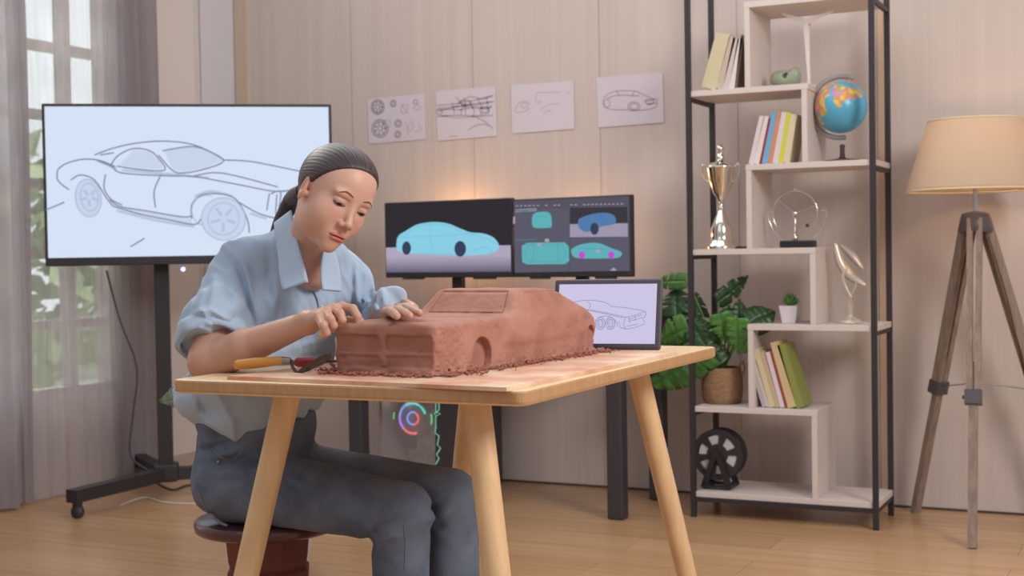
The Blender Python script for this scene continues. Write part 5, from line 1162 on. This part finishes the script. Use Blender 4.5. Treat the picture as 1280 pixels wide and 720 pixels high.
# ---- jeans
M_jean=mat('blue_denim',(112,124,144),rough=.85,spec=.2,var=.22,vs=14,bump=.25,bs=500,col2=(92,104,124)); M_stitch=mat('denim_stitch',(120,128,140),rough=.8)
pel=w_(318,590,3.18); 
rhip=w_(312,606,3.08); rkn=w_(502,640,2.93); rank=np.array(W(498,800,2.99)); rank[2]=.10
lhip=w_(345,592,3.27); lkn=w_(563,622,3.05); lank=np.array(W(569,800,3.10)); lank[2]=.10
def jeans(X,Y,Z):
    d=ell(X,Y,Z,tuple(pel+np.array([0,0,.005])),(.118,.150,.092))
    wa=w_(322,530,3.15); d=smin(d,cap(X,Y,Z,wa+tl*.045,wa-tl*.045,.098,.098),.06)
    d=smin(d,ell(X,Y,Z,tuple(w_(290,602,3.11)),(.098,.092,.086)),.03); d=smin(d,ell(X,Y,Z,tuple(w_(315,598,3.28)),(.098,.092,.086)),.03)
    r=smin(cap(X,Y,Z,rhip,rkn,.086,.066),cap(X,Y,Z,rkn,rank,.064,.058),.012)
    l=smin(cap(X,Y,Z,lhip,lkn,.084,.064),cap(X,Y,Z,lkn,lank,.062,.058),.012)
    r=smax(r,.085-Z,.003); l=smax(l,.085-Z,.003)
    d=smin(d,smin(r,l,.01),.03); d=smax(d,Z-.665,.004)
    hp=np.exp(-(((X-rhip[0])**2+(Y-rhip[1]+.03)**2+(Z-rhip[2]-.03)**2)/.13**2))
    d=d+hp*.0045*np.sin((Z*.8-X*.9)*75+3*vnoise(X,Y,Z,9))
    for k_ in (rkn,lkn):
        e=np.exp(-(((X-k_[0]+.05)**2+(Y-k_[1])**2+(Z-k_[2]+.03)**2)/.065**2)); d=d+e*.0045*np.sin((X*.9+Z*.8)*95+3*vnoise(X,Y,Z,12))
    d=d+.0025*vnoise(X,Y,Z,14)
    PX,PY=pxgrid(X,Y,Z)
    d=d+creases(PX,PY,[([(250,562),(275,556),(305,546)],3.8,0.0102),([(250,571),(280,568),(318,560)],3.8,-0.0085),([(256,582),(285,577),(325,572)],3.8,0.0102),([(262,592),(290,590),(322,586)],3.8,-0.0068),([(268,604),(290,600),(315,600)],3.8,0.0085),
      ([(246,540),(270,545),(300,535)],4.3,0.0085),([(262,556),(272,568),(290,573),(303,562)],2.3,0.0068),([(355,600),(372,612),(380,630)],3.8,0.0068),([(368,590),(385,600)],3.8,0.0068),([(530,640),(545,632),(560,622)],3.5,0.0085),([(534,652),(552,645),(566,636)],3.5,-0.0068),([(538,664),(556,658)],3.5,0.0068),([(466,668),(480,655),(500,650)],3.5,0.0085),([(470,682),(488,672),(505,670)],3.5,-0.0068),([(470,662),(474,648)],2.9,0.0068)])
    q=cap(X,Y,Z,w_(246,615,3.1),w_(275,655,3.02),.002); d=d+.002*np.exp(-(q/.004)**2)
    return smax(d,.391-Z+np.where((X>-1.76),1,0)*(-1),.002)
jv,jf=snet(jeans,(-2.16,2.32,.07),(-1.36,2.90,.69),.0054)
jn=npmesh('jeans',[(jv,jf)],M_jean,per)
jb=BVHTree.FromPolygons([tuple(p) for p in jv],[tuple(int(i) for i in q) for q in jf])
def drapej(px,py,off):
    d=ray(px,py).normalized(); h=jb.ray_cast(CAM,d); return (h[0]-d*off) if h[0] else W(px,py,3.0)
p=drapej(273,577,.001); MB().sphere(p,.0045,12,8).build('rivet',mat('brass_rivet',(170,160,140),rough=.4,metal=.6),jn)
def seam(pts,r,name,m): 
    P=[drapej(q.x,q.y,.0008) for q in catmull([Vector((*a,0)) for a in pts],6)]; MB().tube(P,r,6).build(name,m,jn)
seam([(247,612),(256,632),(270,650),(284,657)],.0028,'pocket_edge',M_stitch)
seam([(262,556),(275,570),(292,574),(303,563)],.0016,'pocket_seam',M_stitch)
seam([(505,655),(507,680),(506,712)],.0010,'leg_seam',M_stitch)
def shoe(an,name):
    a=np.array([an[0]+.01,an[1],.0]); 
    def f(X,Y,Z):
        d=smin(cap(X,Y,Z,a+[-.03,0,.045],a+[.14,-.01,.034],.040,.034),cap(X,Y,Z,a+[-.01,0,.05],a+[-.005,0,.095],.042,.040),.03)
        return smax(d,.022-Z,.004)
    v,f_=snet(f,tuple(a+[-.1,-.08,0]),tuple(a+[.21,.07,.15]),.006); o=npmesh('shoe',[(v,f_)],mat('white_canvas',(220,218,214),rough=.7),per)
    def g(X,Y,Z): return np.maximum(cap(X,Y,Z*.4,a+[-.032,0,.005],a+[.145,-.01,.005],.045,.040),np.abs(Z-.0125)-.0115)
    v,f_=snet(g,tuple(a+[-.1,-.08,-.006]),tuple(a+[.21,.07,.035]),.004); npmesh('sole',[(v,f_)],mat('rubber_sole',(200,196,190),rough=.8),o)
shoe(rank,'shoe'); shoe(lank,'shoe')
# ================================================================ LIGHT AND CAMERA
sc=bpy.context.scene
w=bpy.data.worlds.new('world'); sc.world=w; w.use_nodes=True; bg=w.node_tree.nodes['Background']; bg.inputs[1].default_value=1
N=w.node_tree.nodes; L=w.node_tree.links; tc=N.new('ShaderNodeTexCoord'); dt=N.new('ShaderNodeVectorMath'); dt.operation='DOT_PRODUCT'; dt.inputs[1].default_value=Vector((-.82,.5,.28)).normalized(); L.new(tc.outputs['Generated'],dt.inputs[0])
cr=N.new('ShaderNodeValToRGB'); cr.color_ramp.elements[0].position=.35; cr.color_ramp.elements[0].color=(.38,.385,.40,1); cr.color_ramp.elements[1].position=.9; cr.color_ramp.elements[1].color=(1.75,1.85,1.9,1); L.new(dt.outputs['Value'],cr.inputs[0]); L.new(cr.outputs[0],bg.inputs[0])
def area(name,loc,tgt,sx,sy,e,col=(255,255,255)):
    l=bpy.data.lights.new(name,'AREA'); l.shape='RECTANGLE'; l.size=sx; l.size_y=sy; l.energy=e; l.color=lin(col)
    o=bpy.data.objects.new(name,l); C.objects.link(o); o.location=loc; o.rotation_euler=(Vector(tgt)-Vector(loc)).to_track_quat('-Z','Y').to_euler(); return o
def point(name,loc,e,col,r=.05):
    l=bpy.data.lights.new(name,'POINT'); l.energy=e; l.color=lin(col); l.shadow_soft_size=r; o=bpy.data.objects.new(name,l); C.objects.link(o); o.location=loc; return o
area('key_softbox',(1.5,2.1,2.5),(-1.5,2.7,.8),1.1,1.1,84,(255,248,242))
area('room_fill',(-1.8,1.0,2.8),(-2.2,3.4,.6),2.0,2.0,9,(250,248,255))
area('back_room_fill',(-2.1,3.8,2.8),(-2.2,4.4,0),3.0,1.2,20,(255,250,246))  # unseen fill added to brighten the back wall and floor
area('shrub_fill',(-7.0,5.5,5.0),(-8.2,6.0,.8),3,3,420,(255,252,240))  # added above the shrubs to brighten their leaves, itself out of view
point('shade_bulb',(-.613,4.95,1.33),1.5,(255,214,168),.04)
point('desk_glow_left',(-2.78,5.13,1.10),2.6,(255,190,120),.05)
point('desk_glow_right',(-2.22,5.13,1.06),1.6,(255,186,130),.05)
point('tower_inside_fill',(-2.90,4.85,.43),.16,(255,236,226),.02)  # added inside the case to brighten its dark interior
cd=bpy.data.cameras.new('camera'); cam=bpy.data.objects.new('camera',cd); C.objects.link(cam); sc.camera=cam
cd.sensor_width=36; cd.lens=F/1280*36; cd.clip_start=.05
cy,sy_=math.cos(YAW),math.sin(YAW); cp,sp_=math.cos(PIT),math.sin(PIT); cr_,sr_=math.cos(ROLL),math.sin(ROLL)
R0=Vector((cy,sy_,0)); Fw=Vector((-sy_*cp,cy*cp,sp_)); U0=Vector((sy_*sp_,-cy*sp_,cp))
Rc=R0*cr_-U0*sr_; Uc=R0*sr_+U0*cr_
cam.matrix_world=Matrix(((Rc.x,Uc.x,-Fw.x,0),(Rc.y,Uc.y,-Fw.y,0),(Rc.z,Uc.z,-Fw.z,H),(0,0,0,1)))
cd.dof.use_dof=True; cd.dof.focus_distance=2.85; cd.dof.aperture_fstop=5.6
vs_=sc.view_settings; sc.display_settings.display_device='sRGB'; vs_.view_transform='Standard'; vs_.look='None'; vs_.exposure=0; vs_.gamma=1; vs_.use_curve_mapping=False
